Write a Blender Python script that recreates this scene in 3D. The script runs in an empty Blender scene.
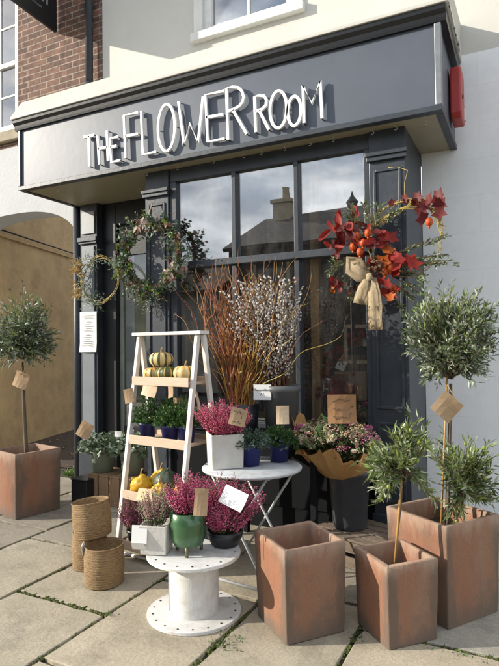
import bpy, math, random
from mathutils import Vector, Matrix
rnd = random.Random(11)
S = bpy.context.scene
COL = S.collection
PI = math.pi
V3 = Vector

# ------------------------------------------------------------------ camera
FPX, YAW, TILT, ROLL, CH = 553.37, .4618, .0225, -.0126, 1.55
cy, sy, ct, st = math.cos(YAW), math.sin(YAW), math.cos(TILT), math.sin(TILT)
FW = V3((-sy*ct, cy*ct, st)); RT = V3((cy, sy, 0)); UP = RT.cross(FW)
RT, UP = math.cos(ROLL)*RT + math.sin(ROLL)*UP, math.cos(ROLL)*UP - math.sin(ROLL)*RT
EYE = V3((0, -5, CH))
def _ray(x, y): return FW + RT*((x-249.5)/FPX) - UP*((y-333)/FPX)
def at_z(x, y, z=0.):
    d = _ray(x, y); return EYE + d*((z-CH)/d.z)
def at_y(x, y, Y):
    d = _ray(x, y); return EYE + d*((Y+5)/d.y)
def at_d(x, y, dist):
    return EYE + _ray(x, y)*dist
cam = bpy.data.cameras.new('camera'); cam.sensor_fit = 'VERTICAL'; cam.sensor_height = 36
cam.lens = FPX/666*36; cam.clip_end = 2000; cam.clip_start = .05
co = bpy.data.objects.new('camera', cam); COL.objects.link(co)
m = Matrix((RT, UP, -FW)).transposed().to_4x4(); m.translation = EYE; co.matrix_world = m
S.camera = co

# ------------------------------------------------------------------ materials
def mat(name, base, rough=.6, base2=None, var=.25, scale=6, bump=0., bscale=60, metal=0., spec=.5, stretch=(1, 1, 1), dirt=None, dscale=2., damt=.5, lo=.3, hi=.7, trans=0., coat=0., detail=6, grain=0., gscale=140):
    M = bpy.data.materials.new(name); M.use_nodes = True
    nt = M.node_tree; N = nt.nodes; Lk = nt.links
    P = N['Principled BSDF']; out = N['Material Output']
    tc = N.new('ShaderNodeTexCoord'); mp = N.new('ShaderNodeMapping'); mp.inputs['Scale'].default_value = stretch
    Lk.new(tc.outputs['Object'], mp.inputs['Vector'])
    nz = N.new('ShaderNodeTexNoise'); nz.inputs['Scale'].default_value = scale; nz.inputs['Detail'].default_value = detail; nz.inputs['Roughness'].default_value = .65
    Lk.new(mp.outputs[0], nz.inputs['Vector'])
    rp = N.new('ShaderNodeMapRange'); rp.inputs[1].default_value = lo; rp.inputs[2].default_value = hi
    Lk.new(nz.outputs[0], rp.inputs[0])
    mx = N.new('ShaderNodeMix'); mx.data_type = 'RGBA'
    b2 = base2 if base2 else tuple(c*(1-var) for c in base)
    mx.inputs[6].default_value = (*base, 1); mx.inputs[7].default_value = (*b2, 1)
    Lk.new(rp.outputs[0], mx.inputs[0])
    col = mx.outputs[2]
    if dirt:
        n2 = N.new('ShaderNodeTexNoise'); n2.inputs['Scale'].default_value = dscale; n2.inputs['Detail'].default_value = 8; n2.inputs['Roughness'].default_value = .7
        Lk.new(tc.outputs['Object'], n2.inputs['Vector'])
        r2 = N.new('ShaderNodeMapRange'); r2.inputs[1].default_value = .48; r2.inputs[2].default_value = .72; r2.inputs[4].default_value = damt
        Lk.new(n2.outputs[0], r2.inputs[0])
        m2 = N.new('ShaderNodeMix'); m2.data_type = 'RGBA'; m2.inputs[7].default_value = (*dirt, 1)
        Lk.new(col, m2.inputs[6]); Lk.new(r2.outputs[0], m2.inputs[0]); col = m2.outputs[2]
    if grain:
        n3 = N.new('ShaderNodeTexNoise'); n3.inputs['Scale'].default_value = gscale; n3.inputs['Detail'].default_value = 4; n3.inputs['Roughness'].default_value = .8
        Lk.new(tc.outputs['Object'], n3.inputs['Vector'])
        r3 = N.new('ShaderNodeMapRange'); r3.inputs[1].default_value = .3; r3.inputs[2].default_value = .7; r3.inputs[3].default_value = 1-grain; r3.inputs[4].default_value = 1+grain*.6
        Lk.new(n3.outputs[0], r3.inputs[0])
        v3 = N.new('ShaderNodeVectorMath'); v3.operation = 'SCALE'; Lk.new(col, v3.inputs[0]); Lk.new(r3.outputs[0], v3.inputs['Scale']); col = v3.outputs[0]
    Lk.new(col, P.inputs['Base Color'])
    P.inputs['Roughness'].default_value = rough; P.inputs['Metallic'].default_value = metal
    P.inputs['Specular IOR Level'].default_value = spec
    if coat: P.inputs['Coat Weight'].default_value = coat; P.inputs['Coat Roughness'].default_value = .15
    if bump:
        nb = N.new('ShaderNodeTexNoise'); nb.inputs['Scale'].default_value = bscale; nb.inputs['Detail'].default_value = 5
        Lk.new(mp.outputs[0], nb.inputs['Vector'])
        bp = N.new('ShaderNodeBump'); bp.inputs['Strength'].default_value = bump; bp.inputs['Distance'].default_value = .01
        Lk.new(nb.outputs[0], bp.inputs['Height']); Lk.new(bp.outputs[0], P.inputs['Normal'])
    if trans:
        tr = N.new('ShaderNodeBsdfTranslucent'); Lk.new(col, tr.inputs['Color'])
        ms = N.new('ShaderNodeMixShader'); ms.inputs[0].default_value = trans
        Lk.new(P.outputs[0], ms.inputs[1]); Lk.new(tr.outputs[0], ms.inputs[2]); Lk.new(ms.outputs[0], out.inputs['Surface'])
    M['col'] = 0
    return M

def brick_mat(name, c1, c2, mortar, bw, bh, ms=.012, rough=.85, bump=.6, axis='XZ', noise=.5, squash=1.):
    M = mat(name, c1, rough)
    nt = M.node_tree; N = nt.nodes; Lk = nt.links; P = N['Principled BSDF']
    tc = N.new('ShaderNodeTexCoord'); sp = N.new('ShaderNodeSeparateXYZ'); cb = N.new('ShaderNodeCombineXYZ')
    Lk.new(tc.outputs['Object'], sp.inputs[0])
    Lk.new(sp.outputs['X'], cb.inputs[0]); Lk.new(sp.outputs['Z' if axis == 'XZ' else 'Y'], cb.inputs[1])
    wn = N.new('ShaderNodeTexNoise'); wn.inputs['Scale'].default_value = 14; wn.inputs['Detail'].default_value = 3
    Lk.new(tc.outputs['Object'], wn.inputs['Vector'])
    va = N.new('ShaderNodeVectorMath'); va.operation = 'MULTIPLY_ADD'
    va.inputs[1].default_value = (.012, .012, 0); Lk.new(wn.outputs['Color'], va.inputs[0]); Lk.new(cb.outputs[0], va.inputs[2])
    bt = N.new('ShaderNodeTexBrick'); Lk.new(va.outputs[0], bt.inputs['Vector'])
    bt.inputs['Color1'].default_value = (*c1, 1); bt.inputs['Color2'].default_value = (*c2, 1); bt.inputs['Mortar'].default_value = (*mortar, 1)
    bt.inputs['Scale'].default_value = 1; bt.inputs['Brick Width'].default_value = bw; bt.inputs['Row Height'].default_value = bh
    bt.inputs['Mortar Size'].default_value = ms; bt.inputs['Mortar Smooth'].default_value = .3; bt.inputs['Bias'].default_value = 0
    nz = N.new('ShaderNodeTexNoise'); nz.inputs['Scale'].default_value = 9; nz.inputs['Detail'].default_value = 8; nz.inputs['Roughness'].default_value = .75
    Lk.new(tc.outputs['Object'], nz.inputs['Vector'])
    hv = N.new('ShaderNodeMapRange'); hv.inputs[1].default_value = .3; hv.inputs[2].default_value = .7; hv.inputs[3].default_value = 1-noise; hv.inputs[4].default_value = 1+noise*.7
    Lk.new(nz.outputs[0], hv.inputs[0])
    mm = N.new('ShaderNodeVectorMath'); mm.operation = 'SCALE'; Lk.new(bt.outputs['Color'], mm.inputs[0]); Lk.new(hv.outputs[0], mm.inputs['Scale'])
    Lk.new(mm.outputs[0], P.inputs['Base Color'])
    bp = N.new('ShaderNodeBump'); bp.inputs['Strength'].default_value = bump; bp.inputs['Distance'].default_value = .012; bp.invert = True
    ad = N.new('ShaderNodeMath'); ad.operation = 'MULTIPLY_ADD'; ad.inputs[1].default_value = .35; Lk.new(nz.outputs[0], ad.inputs[0]); Lk.new(bt.outputs['Fac'], ad.inputs[2])
    Lk.new(ad.outputs[0], bp.inputs['Height']); Lk.new(bp.outputs[0], P.inputs['Normal'])
    return M

def glass_mat(name, refl=.14, tint=(.97, .98, .97)):
    M = bpy.data.materials.new(name); M.use_nodes = True
    nt = M.node_tree; N = nt.nodes; Lk = nt.links; N.remove(N['Principled BSDF'])
    tr = N.new('ShaderNodeBsdfTransparent'); tr.inputs[0].default_value = (*tint, 1)
    gl = N.new('ShaderNodeBsdfGlossy'); gl.inputs['Roughness'].default_value = .0
    nz = N.new('ShaderNodeTexNoise'); nz.inputs['Scale'].default_value = 1.3; nz.inputs['Detail'].default_value = 1
    tc = N.new('ShaderNodeTexCoord'); Lk.new(tc.outputs['Object'], nz.inputs['Vector'])
    bp = N.new('ShaderNodeBump'); bp.inputs['Strength'].default_value = .05; bp.inputs['Distance'].default_value = .04
    Lk.new(nz.outputs[0], bp.inputs['Height']); Lk.new(bp.outputs[0], gl.inputs['Normal'])
    fr = N.new('ShaderNodeFresnel'); fr.inputs[0].default_value = 1.5
    ad = N.new('ShaderNodeMath'); ad.operation = 'ADD'; ad.inputs[1].default_value = refl; ad.use_clamp = True
    Lk.new(fr.outputs[0], ad.inputs[0])
    mx = N.new('ShaderNodeMixShader'); Lk.new(ad.outputs[0], mx.inputs[0]); Lk.new(tr.outputs[0], mx.inputs[1]); Lk.new(gl.outputs[0], mx.inputs[2])
    df = N.new('ShaderNodeBsdfDiffuse'); df.inputs[0].default_value = (.5, .5, .48, 1)
    nd = N.new('ShaderNodeTexNoise'); nd.inputs['Scale'].default_value = 4; nd.inputs['Detail'].default_value = 7; nd.inputs['Roughness'].default_value = .7
    md = N.new('ShaderNodeMapping'); md.inputs['Scale'].default_value = (1.6, 1.6, .5); Lk.new(tc.outputs['Object'], md.inputs[0]); Lk.new(md.outputs[0], nd.inputs['Vector'])
    rd = N.new('ShaderNodeMapRange'); rd.inputs[1].default_value = .45; rd.inputs[2].default_value = .8; rd.inputs[3].default_value = .008; rd.inputs[4].default_value = .12; Lk.new(nd.outputs[0], rd.inputs[0])
    m2 = N.new('ShaderNodeMixShader'); Lk.new(rd.outputs[0], m2.inputs[0]); Lk.new(mx.outputs[0], m2.inputs[1]); Lk.new(df.outputs[0], m2.inputs[2])
    Lk.new(m2.outputs[0], N['Material Output'].inputs['Surface'])
    return M

SLATE = (.062, .074, .098)
m_fascia = mat('slate_gloss_paint', (.092, .108, .138), .46, var=.12, scale=3, bump=.08, bscale=10, dirt=(.105, .122, .155), dscale=1.6, damt=.6)
m_slate = mat('slate_paint', (.036, .044, .056), .42, var=.2, scale=7, bump=.12, bscale=30, dirt=(.09, .1, .115), dscale=5, damt=.35)
m_black = mat('black_paint', (.011, .0125, .016), .4, var=.3, scale=8, bump=.08, bscale=40)
m_soffit = mat('olive_cream_soffit', (.32, .29, .20), .45, var=.15, scale=2.5, bump=.1, bscale=12)
m_cream = mat('cream_paint', (.52, .51, .455), .6, var=.08, scale=3, bump=.12, bscale=25, dirt=(.41, .40, .34), dscale=2.2, damt=.35)
m_wall = brick_mat('white_painted_blockwork', (.88, .90, .90), (.865, .885, .885), (.84, .86, .86), .62, .31, .005, .7, .2, noise=.05)
m_wallU = mat('cream_upper_render', (.60, .59, .535), .75, var=.05, scale=3, bump=.15, bscale=30, dirt=(.49, .48, .43), dscale=1.8, damt=.4)
m_wallL = mat('white_render', (.50, .515, .52), .75, var=.06, scale=4, bump=.35, bscale=26, dirt=(.38, .39, .39), dscale=2.5, damt=.35)
m_tan = mat('ochre_render', (.56, .385, .19), .9, var=.28, scale=2.2, bump=.4, bscale=22, dirt=(.22, .15, .075), dscale=3, damt=.5)
m_brick = brick_mat('red_brown_brick', (.205, .105, .07), (.115, .062, .046), (.34, .275, .21), .215, .075, .008, noise=.75)
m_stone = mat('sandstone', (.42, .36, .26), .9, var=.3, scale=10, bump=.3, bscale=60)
m_white = mat('white_gloss', (.74, .74, .72), .5, var=.05, scale=8, bump=.05, bscale=40, dirt=(.46, .43, .37), dscale=5, damt=.5, grain=.06)
m_letter = mat('white_letter_paint', (.85, .85, .84), .4, var=.03)
m_pipe = mat('dark_iron', (.035, .042, .055), .5, var=.3, scale=14, bump=.1, bscale=50)
m_glass = glass_mat('window_glass', .30)
m_glass_low = glass_mat('display_glass', .13)
m_glass2 = glass_mat('upper_glass', .38)
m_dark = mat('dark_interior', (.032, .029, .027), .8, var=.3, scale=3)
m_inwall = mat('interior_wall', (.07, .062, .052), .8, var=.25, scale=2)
m_green_in = mat('sage_interior', (.46, .48, .23), .8, var=.2, scale=2)
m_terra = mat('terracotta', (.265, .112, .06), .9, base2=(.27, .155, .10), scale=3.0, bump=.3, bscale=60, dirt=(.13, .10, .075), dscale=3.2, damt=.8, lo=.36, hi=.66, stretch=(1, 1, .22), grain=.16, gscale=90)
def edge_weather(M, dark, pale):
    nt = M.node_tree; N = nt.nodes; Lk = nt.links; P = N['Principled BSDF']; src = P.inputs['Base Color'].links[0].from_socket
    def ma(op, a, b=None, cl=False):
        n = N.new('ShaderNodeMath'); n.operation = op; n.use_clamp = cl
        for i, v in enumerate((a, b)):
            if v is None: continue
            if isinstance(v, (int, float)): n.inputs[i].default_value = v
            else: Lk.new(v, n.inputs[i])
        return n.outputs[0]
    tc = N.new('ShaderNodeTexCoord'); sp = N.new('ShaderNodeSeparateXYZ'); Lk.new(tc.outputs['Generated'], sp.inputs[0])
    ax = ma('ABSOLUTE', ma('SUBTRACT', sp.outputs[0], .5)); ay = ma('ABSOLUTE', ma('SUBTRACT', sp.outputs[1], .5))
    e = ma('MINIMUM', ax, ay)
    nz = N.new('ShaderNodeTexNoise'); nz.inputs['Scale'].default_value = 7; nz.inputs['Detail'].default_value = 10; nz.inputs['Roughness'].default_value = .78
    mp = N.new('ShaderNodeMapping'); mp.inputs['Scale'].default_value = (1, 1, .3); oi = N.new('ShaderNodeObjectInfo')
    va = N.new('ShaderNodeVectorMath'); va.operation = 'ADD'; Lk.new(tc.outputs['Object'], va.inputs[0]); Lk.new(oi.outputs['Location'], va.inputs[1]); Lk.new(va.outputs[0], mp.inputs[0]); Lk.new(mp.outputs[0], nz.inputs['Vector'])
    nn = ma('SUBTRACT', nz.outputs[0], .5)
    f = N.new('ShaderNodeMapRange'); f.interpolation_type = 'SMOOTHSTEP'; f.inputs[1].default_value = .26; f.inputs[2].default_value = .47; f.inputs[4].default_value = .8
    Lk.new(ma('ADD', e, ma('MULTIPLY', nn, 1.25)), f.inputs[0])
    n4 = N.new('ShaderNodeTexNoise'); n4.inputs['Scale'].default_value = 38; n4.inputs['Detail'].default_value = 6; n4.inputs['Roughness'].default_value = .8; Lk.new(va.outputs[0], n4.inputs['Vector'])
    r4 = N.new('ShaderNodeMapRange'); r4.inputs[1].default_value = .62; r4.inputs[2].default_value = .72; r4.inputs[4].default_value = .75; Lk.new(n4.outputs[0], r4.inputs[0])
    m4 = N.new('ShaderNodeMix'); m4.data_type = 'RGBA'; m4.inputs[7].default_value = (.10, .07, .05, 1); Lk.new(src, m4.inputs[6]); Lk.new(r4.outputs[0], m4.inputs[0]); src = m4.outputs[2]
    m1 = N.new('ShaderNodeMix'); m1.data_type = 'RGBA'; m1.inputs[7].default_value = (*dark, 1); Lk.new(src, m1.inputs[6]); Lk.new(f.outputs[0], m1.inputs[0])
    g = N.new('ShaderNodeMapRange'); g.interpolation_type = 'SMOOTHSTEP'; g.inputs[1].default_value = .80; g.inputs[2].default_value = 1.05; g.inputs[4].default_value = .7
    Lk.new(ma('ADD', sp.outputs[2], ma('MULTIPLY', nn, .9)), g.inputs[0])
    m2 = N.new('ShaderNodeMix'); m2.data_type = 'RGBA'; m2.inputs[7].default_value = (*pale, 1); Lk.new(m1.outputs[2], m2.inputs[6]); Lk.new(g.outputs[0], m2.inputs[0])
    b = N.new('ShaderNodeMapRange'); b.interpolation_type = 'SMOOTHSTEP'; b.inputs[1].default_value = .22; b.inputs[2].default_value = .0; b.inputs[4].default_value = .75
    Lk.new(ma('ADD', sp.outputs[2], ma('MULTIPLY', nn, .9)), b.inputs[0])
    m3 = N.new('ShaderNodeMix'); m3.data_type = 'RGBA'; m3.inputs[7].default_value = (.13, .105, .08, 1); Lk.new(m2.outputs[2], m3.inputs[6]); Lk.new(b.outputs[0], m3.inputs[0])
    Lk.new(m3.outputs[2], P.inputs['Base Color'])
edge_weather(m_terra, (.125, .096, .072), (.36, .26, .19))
m_soil = mat('soil', (.045, .032, .022), .95, var=.5, scale=25, bump=.8, bscale=60)
m_basket = mat('seagrass_weave', (.36, .235, .115), .8, base2=(.20, .125, .056), scale=38, bump=.9, bscale=120, stretch=(1, 1, 2.2))
m_kraft = mat('kraft_card', (.47, .32, .185), .8, var=.12, scale=20, bump=.05, trans=.08)
m_kraftp = mat('kraft_wrap_paper', (.74, .43, .165), .55, var=.15, scale=12, bump=.35, bscale=24, trans=.4)
m_card = mat('white_card', (.82, .82, .80), .6, var=.03)
m_ink = mat('ink', (.05, .045, .045), .7, var=.1)
m_ink2 = mat('faded_ink', (.40, .40, .40), .7, var=.3, scale=60)
m_wood = mat('pale_wood', (.60, .47, .35), .6, base2=(.50, .37, .26), scale=9, stretch=(1, 6, 12), bump=.15, bscale=40)
m_ladder = mat('white_washed_wood', (.76, .74, .70), .6, var=.18, scale=14, stretch=(4, 4, .7), bump=.1, bscale=60, dirt=(.46, .38, .28), dscale=9, damt=.55)
m_crate = mat('crate_wood', (.36, .235, .13), .8, base2=(.22, .135, .075), scale=6, stretch=(5, 5, .8), bump=.3, bscale=40)
m_pallet = mat('weathered_pallet_wood', (.23, .175, .125), .85, base2=(.12, .09, .065), scale=7, stretch=(.7, 8, 5), bump=.4, bscale=40, dirt=(.08, .06, .045), dscale=5, damt=.6)
m_golden = mat('golden_wood', (.62, .36, .13), .6, var=.3, scale=8, stretch=(5, 5, .6))
m_blue = mat('blue_plastic', (.026, .03, .15), .35, var=.15, scale=6)
m_sage = mat('sage_glaze', (.30, .36, .29), .6, var=.15, scale=8, bump=.1)
m_conc = mat('pale_concrete', (.62, .60, .55), .85, var=.12, scale=12, bump=.25, bscale=60, dirt=(.42, .39, .34), dscale=7, damt=.4)
m_gglaze = mat('green_enamel', (.075, .17, .075), .25, base2=(.045, .11, .05), scale=4, metal=.25, bump=.04, coat=.3, stretch=(3, 3, .6))
m_gfeet = mat('brass_green_metal', (.22, .22, .11), .4, metal=.6)
m_plastic = mat('black_plastic', (.018, .02, .024), .4, var=.3, scale=9, dirt=(.06, .06, .065), dscale=6, damt=.4)
m_spool = mat('worn_white_paint', (.74, .74, .72), .6, base2=(.62, .61, .58), scale=5, stretch=(1, 7, 3), bump=.15, bscale=30, dirt=(.36, .33, .28), dscale=7, damt=.6, grain=.08)
m_grey = mat('grey_plastic', (.115, .12, .125), .4, var=.12, scale=6, dirt=(.2, .2, .19), dscale=5, damt=.3)
m_bucket = mat('charcoal_bucket', (.05, .055, .068), .4, var=.2, scale=7, dirt=(.11, .11, .115), dscale=6, damt=.5)
m_metal = mat('painted_table_metal', (.52, .55, .57), .5, var=.15, scale=9, dirt=(.30, .26, .22), dscale=9, damt=.6)
m_red = mat('red_plastic', (.42, .035, .028), .4, var=.15, scale=5)
m_hess = mat('hessian', (.76, .60, .38), .95, var=.2, scale=30, bump=.9, bscale=260, trans=.2, grain=.45, gscale=230)
m_olive = [mat('olive_leaf_dark', (.085, .12, .065), .36, var=.35, scale=14, trans=.18), mat('olive_leaf', (.19, .245, .115), .34, var=.3, scale=14, trans=.2), mat('olive_leaf_silver', (.50, .55, .44), .42, var=.25, scale=14, trans=.2), mat('olive_leaf_young', (.23, .30, .085), .4, var=.3, scale=14, trans=.25)]
m_olive2 = [mat('olive_green_leaf', (.10, .145, .045), .38, var=.35, scale=14, trans=.2), mat('olive_lime_leaf', (.21, .275, .09), .36, var=.3, scale=14, trans=.22), mat('olive_pale_leaf', (.44, .50, .32), .45, var=.25, scale=14, trans=.2), mat('olive_fresh_leaf', (.27, .34, .08), .4, var=.3, scale=14, trans=.25)]
m_olivefruit = mat('green_olive', (.27, .33, .05), .35, var=.3)
m_bark = mat('bark', (.16, .12, .085), .9, var=.4, scale=25, bump=.6, bscale=50, stretch=(1, 1, .3))
m_bamboo = mat('bamboo', (.52, .30, .09), .5, var=.3, scale=18, stretch=(1, 1, .4))
m_leaf = [mat('leaf_dark', (.035, .075, .026), .45, var=.35, scale=20, trans=.2), mat('leaf_mid', (.07, .14, .045), .42, var=.3, scale=20, trans=.25), mat('leaf_light', (.14, .24, .065), .45, var=.3, scale=20, trans=.3)]
m_conif = [mat('herb_dark', (.028, .075, .018), .5, var=.3, trans=.2), mat('herb_mid', (.055, .14, .028), .5, var=.3, trans=.25), mat('herb_light', (.10, .20, .04), .5, var=.3, trans=.25)]
m_bluegr = [mat('juniper_dark', (.06, .105, .075), .6, trans=.15), mat('juniper_mid', (.12, .19, .14), .6, trans=.15), mat('juniper_light', (.21, .29, .22), .6, trans=.15)]
m_silver = [mat('silver_leaf_dark', (.13, .19, .11), .5, trans=.15), mat('silver_leaf', (.26, .34, .22), .5, trans=.15), mat('silver_leaf_pale', (.50, .56, .44), .5, trans=.15)]
m_euc = [mat('eucalyptus', (.09, .15, .10), .5, trans=.15), mat('eucalyptus_pale', (.22, .30, .24), .5, trans=.15), mat('lime_leaf', (.17, .27, .04), .5, trans=.3)]
m_hpink = [mat('heather_pink', (.78, .13, .26), .6, trans=.2), mat('heather_rose', (.64, .07, .18), .6, trans=.2), mat('heather_pale', (.80, .32, .40), .6, trans=.2)]
m_hred = [mat('heather_crimson', (.70, .09, .24), .6, trans=.2), mat('heather_magenta', (.84, .25, .43), .6, trans=.2), mat('heather_wine', (.50, .06, .16), .6, trans=.2)]
m_hpurp = [mat('heather_purple', (.38, .075, .16), .6, trans=.2), mat('heather_plum', (.16, .03, .07), .6, trans=.2), mat('heather_mauve', (.54, .20, .28), .6, trans=.2)]
m_hwht = [mat('heather_blush', (.66, .30, .36), .6, trans=.2), mat('heather_sage', (.36, .40, .22), .6, trans=.2), mat('heather_cream', (.62, .55, .42), .6, trans=.2)]
m_stem = mat('green_stem', (.08, .085, .03), .7)
m_twig = mat('brown_twig', (.15, .075, .035), .7, var=.4, scale=14)
m_wil1 = mat('golden_willow', (.47, .22, .035), .5, var=.4, scale=8)
m_wil2 = mat('red_brown_willow', (.27, .085, .032), .5, var=.4, scale=8)
m_wil3 = mat('yellow_willow', (.50, .37, .09), .5, var=.3, scale=8)
m_catkin = mat('catkin_fur', (.68, .66, .63), .9, base2=(.50, .465, .425), scale=60)
m_catkin2 = mat('catkin_grey', (.36, .32, .28), .9, base2=(.22, .18, .15), scale=60)
m_autumn = [mat('red_leaf', (.38, .026, .014), .62, base2=(.22, .012, .01), scale=18, trans=.3), mat('maroon_leaf', (.15, .013, .012), .62, var=.3, scale=18, trans=.25), mat('orange_leaf', (.58, .13, .015), .6, var=.3, scale=18, trans=.3)]
m_orange = mat('orange_physalis', (.68, .11, .015), .45, var=.3, scale=20, trans=.2)
m_hyd = mat('dried_hydrangea', (.20, .10, .055), .8, var=.4, scale=40, trans=.15)
m_dust = mat('dusty_pink_dried', (.52, .30, .25), .8, var=.3, scale=20, trans=.15)
m_straw = mat('straw_dried', (.62, .42, .16), .8, var=.3, scale=20, trans=.2)
m_pumpY = mat('pumpkin_yellow', (.62, .34, .06), .45, base2=(.66, .46, .18), scale=8, bump=.1)
m_pumpG = mat('pumpkin_dark_green', (.03, .055, .018), .45, base2=(.10, .12, .03), scale=14, bump=.1)
m_pumpC = mat('pumpkin_cream', (.66, .52, .26), .45, var=.15, scale=10, bump=.1)
m_gourdY = mat('gourd_yellow', (.68, .44, .035), .45, base2=(.60, .30, .02), scale=9, bump=.15, bscale=30)
m_gourdG = mat('gourd_dark', (.03, .045, .032), .4, base2=(.09, .12, .08), scale=22, bump=.12)
m_moss = mat('moss', (.085, .105, .018), .95, base2=(.045, .05, .014), scale=20, bump=.8, bscale=120)
m_joint = mat('mossy_joint', (.05, .055, .02), .95, base2=(.035, .028, .02), scale=5, bump=.8, bscale=70)
m_asph = mat('asphalt', (.05, .05, .052), .9, var=.25, scale=30, bump=.5, bscale=150)
def pave(n, c, c2): return mat(n, c, .85, base2=c2, scale=2.6, bump=.3, bscale=42, dirt=tuple(x*.45 for x in c), dscale=3.4, damt=.8, detail=9, lo=.3, hi=.72, grain=.35, gscale=110)
m_dull = mat('dull_black_timber', (.010, .011, .013), .85, var=.3, spec=.15)
m_slab = [pave('sandstone_slab', (.43, .38, .285), (.32, .275, .20)), pave('grey_slab', (.39, .365, .31), (.29, .265, .22)), pave('buff_slab', (.46, .40, .295), (.35, .30, .22)), pave('brown_slab', (.33, .29, .225), (.25, .215, .165))]

# ------------------------------------------------------------------ mesh builder
class MB:
    def __init__(s): s.V = []; s.F = []; s.I = []; s.S = []
    def add(s, v, f, mi=0, sm=False):
        o = len(s.V); s.V += [tuple(p) for p in v]
        for q in f: s.F.append(tuple(i+o for i in q)); s.I.append(mi); s.S.append(sm)
    def box(s, c, d, rz=0, mi=0, rx=0, ry=0, taper=1.):
        R = Matrix.Rotation(rz, 3, 'Z') @ Matrix.Rotation(ry, 3, 'Y') @ Matrix.Rotation(rx, 3, 'X'); c = V3(c)
        v = []
        for z in (-1, 1):
            k = taper if z < 0 else 1.
            for x, y in ((-1, -1), (1, -1), (1, 1), (-1, 1)):
                v.append(c + R @ V3((x*d[0]/2*k, y*d[1]/2*k, z*d[2]/2)))
        s.add(v, [(3, 2, 1, 0), (4, 5, 6, 7), (0, 1, 5, 4), (1, 2, 6, 5), (2, 3, 7, 6), (3, 0, 4, 7)], mi)
    def bx(s, x0, x1, y0, y1, z0, z1, mi=0): s.box(((x0+x1)/2, (y0+y1)/2, (z0+z1)/2), (x1-x0, y1-y0, z1-z0), mi=mi)
    def tube(s, pts, r, n=6, mi=0, caps=True, sm=True, closed=False, ph=0.):
        P = [V3(p) for p in pts]; k = len(P); rr = r if isinstance(r, (list, tuple)) else [r]*k
        t0 = (P[1]-P[0]).normalized(); a = V3((0, 0, 1)) if abs(t0.z) < .9 else V3((1, 0, 0)); u = t0.cross(a).normalized()
        vs = []
        for i in range(k):
            if closed: t = P[(i+1) % k]-P[i-1]
            else: t = P[min(i+1, k-1)]-P[max(i-1, 0)]
            if t.length < 1e-9: t = t0.copy()
            t.normalize(); u = u - t*u.dot(t)
            if u.length < 1e-6: u = t.orthogonal()
            u.normalize(); w = t.cross(u)
            for j in range(n):
                q = 2*PI*j/n+ph; vs.append(P[i] + (u*math.cos(q)+w*math.sin(q))*rr[i])
        f = []
        for i in range(k if closed else k-1):
            for j in range(n):
                b = ((i+1) % k)*n; f.append((i*n+j, i*n+(j+1) % n, b+(j+1) % n, b+j))
        s.add(vs, f, mi, sm)
        if caps and not closed:
            o = len(s.V)-k*n
            s.F.append(tuple(o+j for j in reversed(range(n)))); s.I.append(mi); s.S.append(False)
            s.F.append(tuple(o+(k-1)*n+j for j in range(n))); s.I.append(mi); s.S.append(False)
    def lathe(s, prof, c=(0, 0, 0), n=28, mi=0, sm=True, rf=None, mf=None, R=None):
        c = V3(c); vs = []
        for i, (r, z) in enumerate(prof):
            for j in range(n):
                q = 2*PI*j/n; k = rf(q, i) if rf else 1.
                p = V3((r*k*math.cos(q), r*k*math.sin(q), z))
                vs.append(c + (R @ p if R else p))
        for i in range(len(prof)-1):
            for j in range(n):
                o = (i*n+j, i*n+(j+1) % n, (i+1)*n+(j+1) % n, (i+1)*n+j)
                s.F.append(tuple(x+len(s.V) for x in o)); s.I.append(mf(j) if mf else mi); s.S.append(sm)
        s.V += [tuple(p) for p in vs]
    def leaf(s, p, d, nrm, L, W, mi=0, bend=.15):
        d = d.normalized(); w = d.cross(nrm)
        if w.length < 1e-5: w = d.orthogonal()
        w.normalize(); up = w.cross(d)
        a = p; b = p + d*L*.45 + w*W*.5 + up*W*.15; c = p + d*L*.45 - w*W*.5 + up*W*.15; e = p + d*L - up*L*bend; mid = p + d*L*.45
        s.add([a, b, e, c, mid], [(0, 4, 1), (4, 2, 1), (0, 3, 4), (3, 2, 4)], mi, True)
    def rleaf(s, p, d, nrm, L, W, mi=0, n=7, lobes=0):
        d = d.normalized(); w = d.cross(nrm)
        if w.length < 1e-5: w = d.orthogonal()
        w.normalize(); up = w.cross(d); c = p + d*L*.5
        vs = [c - up*L*.06]
        m = n if not lobes else lobes*2
        for i in range(m):
            q = 2*PI*i/m + PI; k = 1. if not lobes else (1.15 if i % 2 == 0 else .72)
            k *= rnd.uniform(.85, 1.12); vs.append(c + d*math.cos(q)*L*.5*k + w*math.sin(q)*W*.5*k + up*(rnd.uniform(-.05, .05)*L + (k-.75)*.22*L + abs(math.sin(q))*.10*L))
        s.add(vs, [(0, 1+i, 1+(i+1) % m) for i in range(m)], mi, True)
    def octa(s, p, d, L, r, mi=0):
        d = d.normalized(); u = d.orthogonal().normalized(); w = d.cross(u); h = p + d*L*.5
        s.add([p, h+u*r, h+w*r, h-u*r, h-w*r, p+d*L], [(0, 2, 1), (0, 3, 2), (0, 4, 3), (0, 1, 4), (5, 1, 2), (5, 2, 3), (5, 3, 4), (5, 4, 1)], mi, True)
    def ball(s, p, r, mi=0, n=10, k=7, sq=(1, 1, 1), fn=None):
        vs = []; p = V3(p)
        for i in range(k+1):
            t = PI*i/k
            for j in range(n):
                q = 2*PI*j/n; d = V3((math.sin(t)*math.cos(q), math.sin(t)*math.sin(q), math.cos(t)))
                g = fn(d) if fn else 1.
                vs.append(p + V3((d.x*sq[0], d.y*sq[1], d.z*sq[2]))*r*g)
        s.add(vs, [(i*n+j, (i+1)*n+j, (i+1)*n+(j+1) % n, i*n+(j+1) % n) for i in range(k) for j in range(n)], mi, True)
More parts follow.
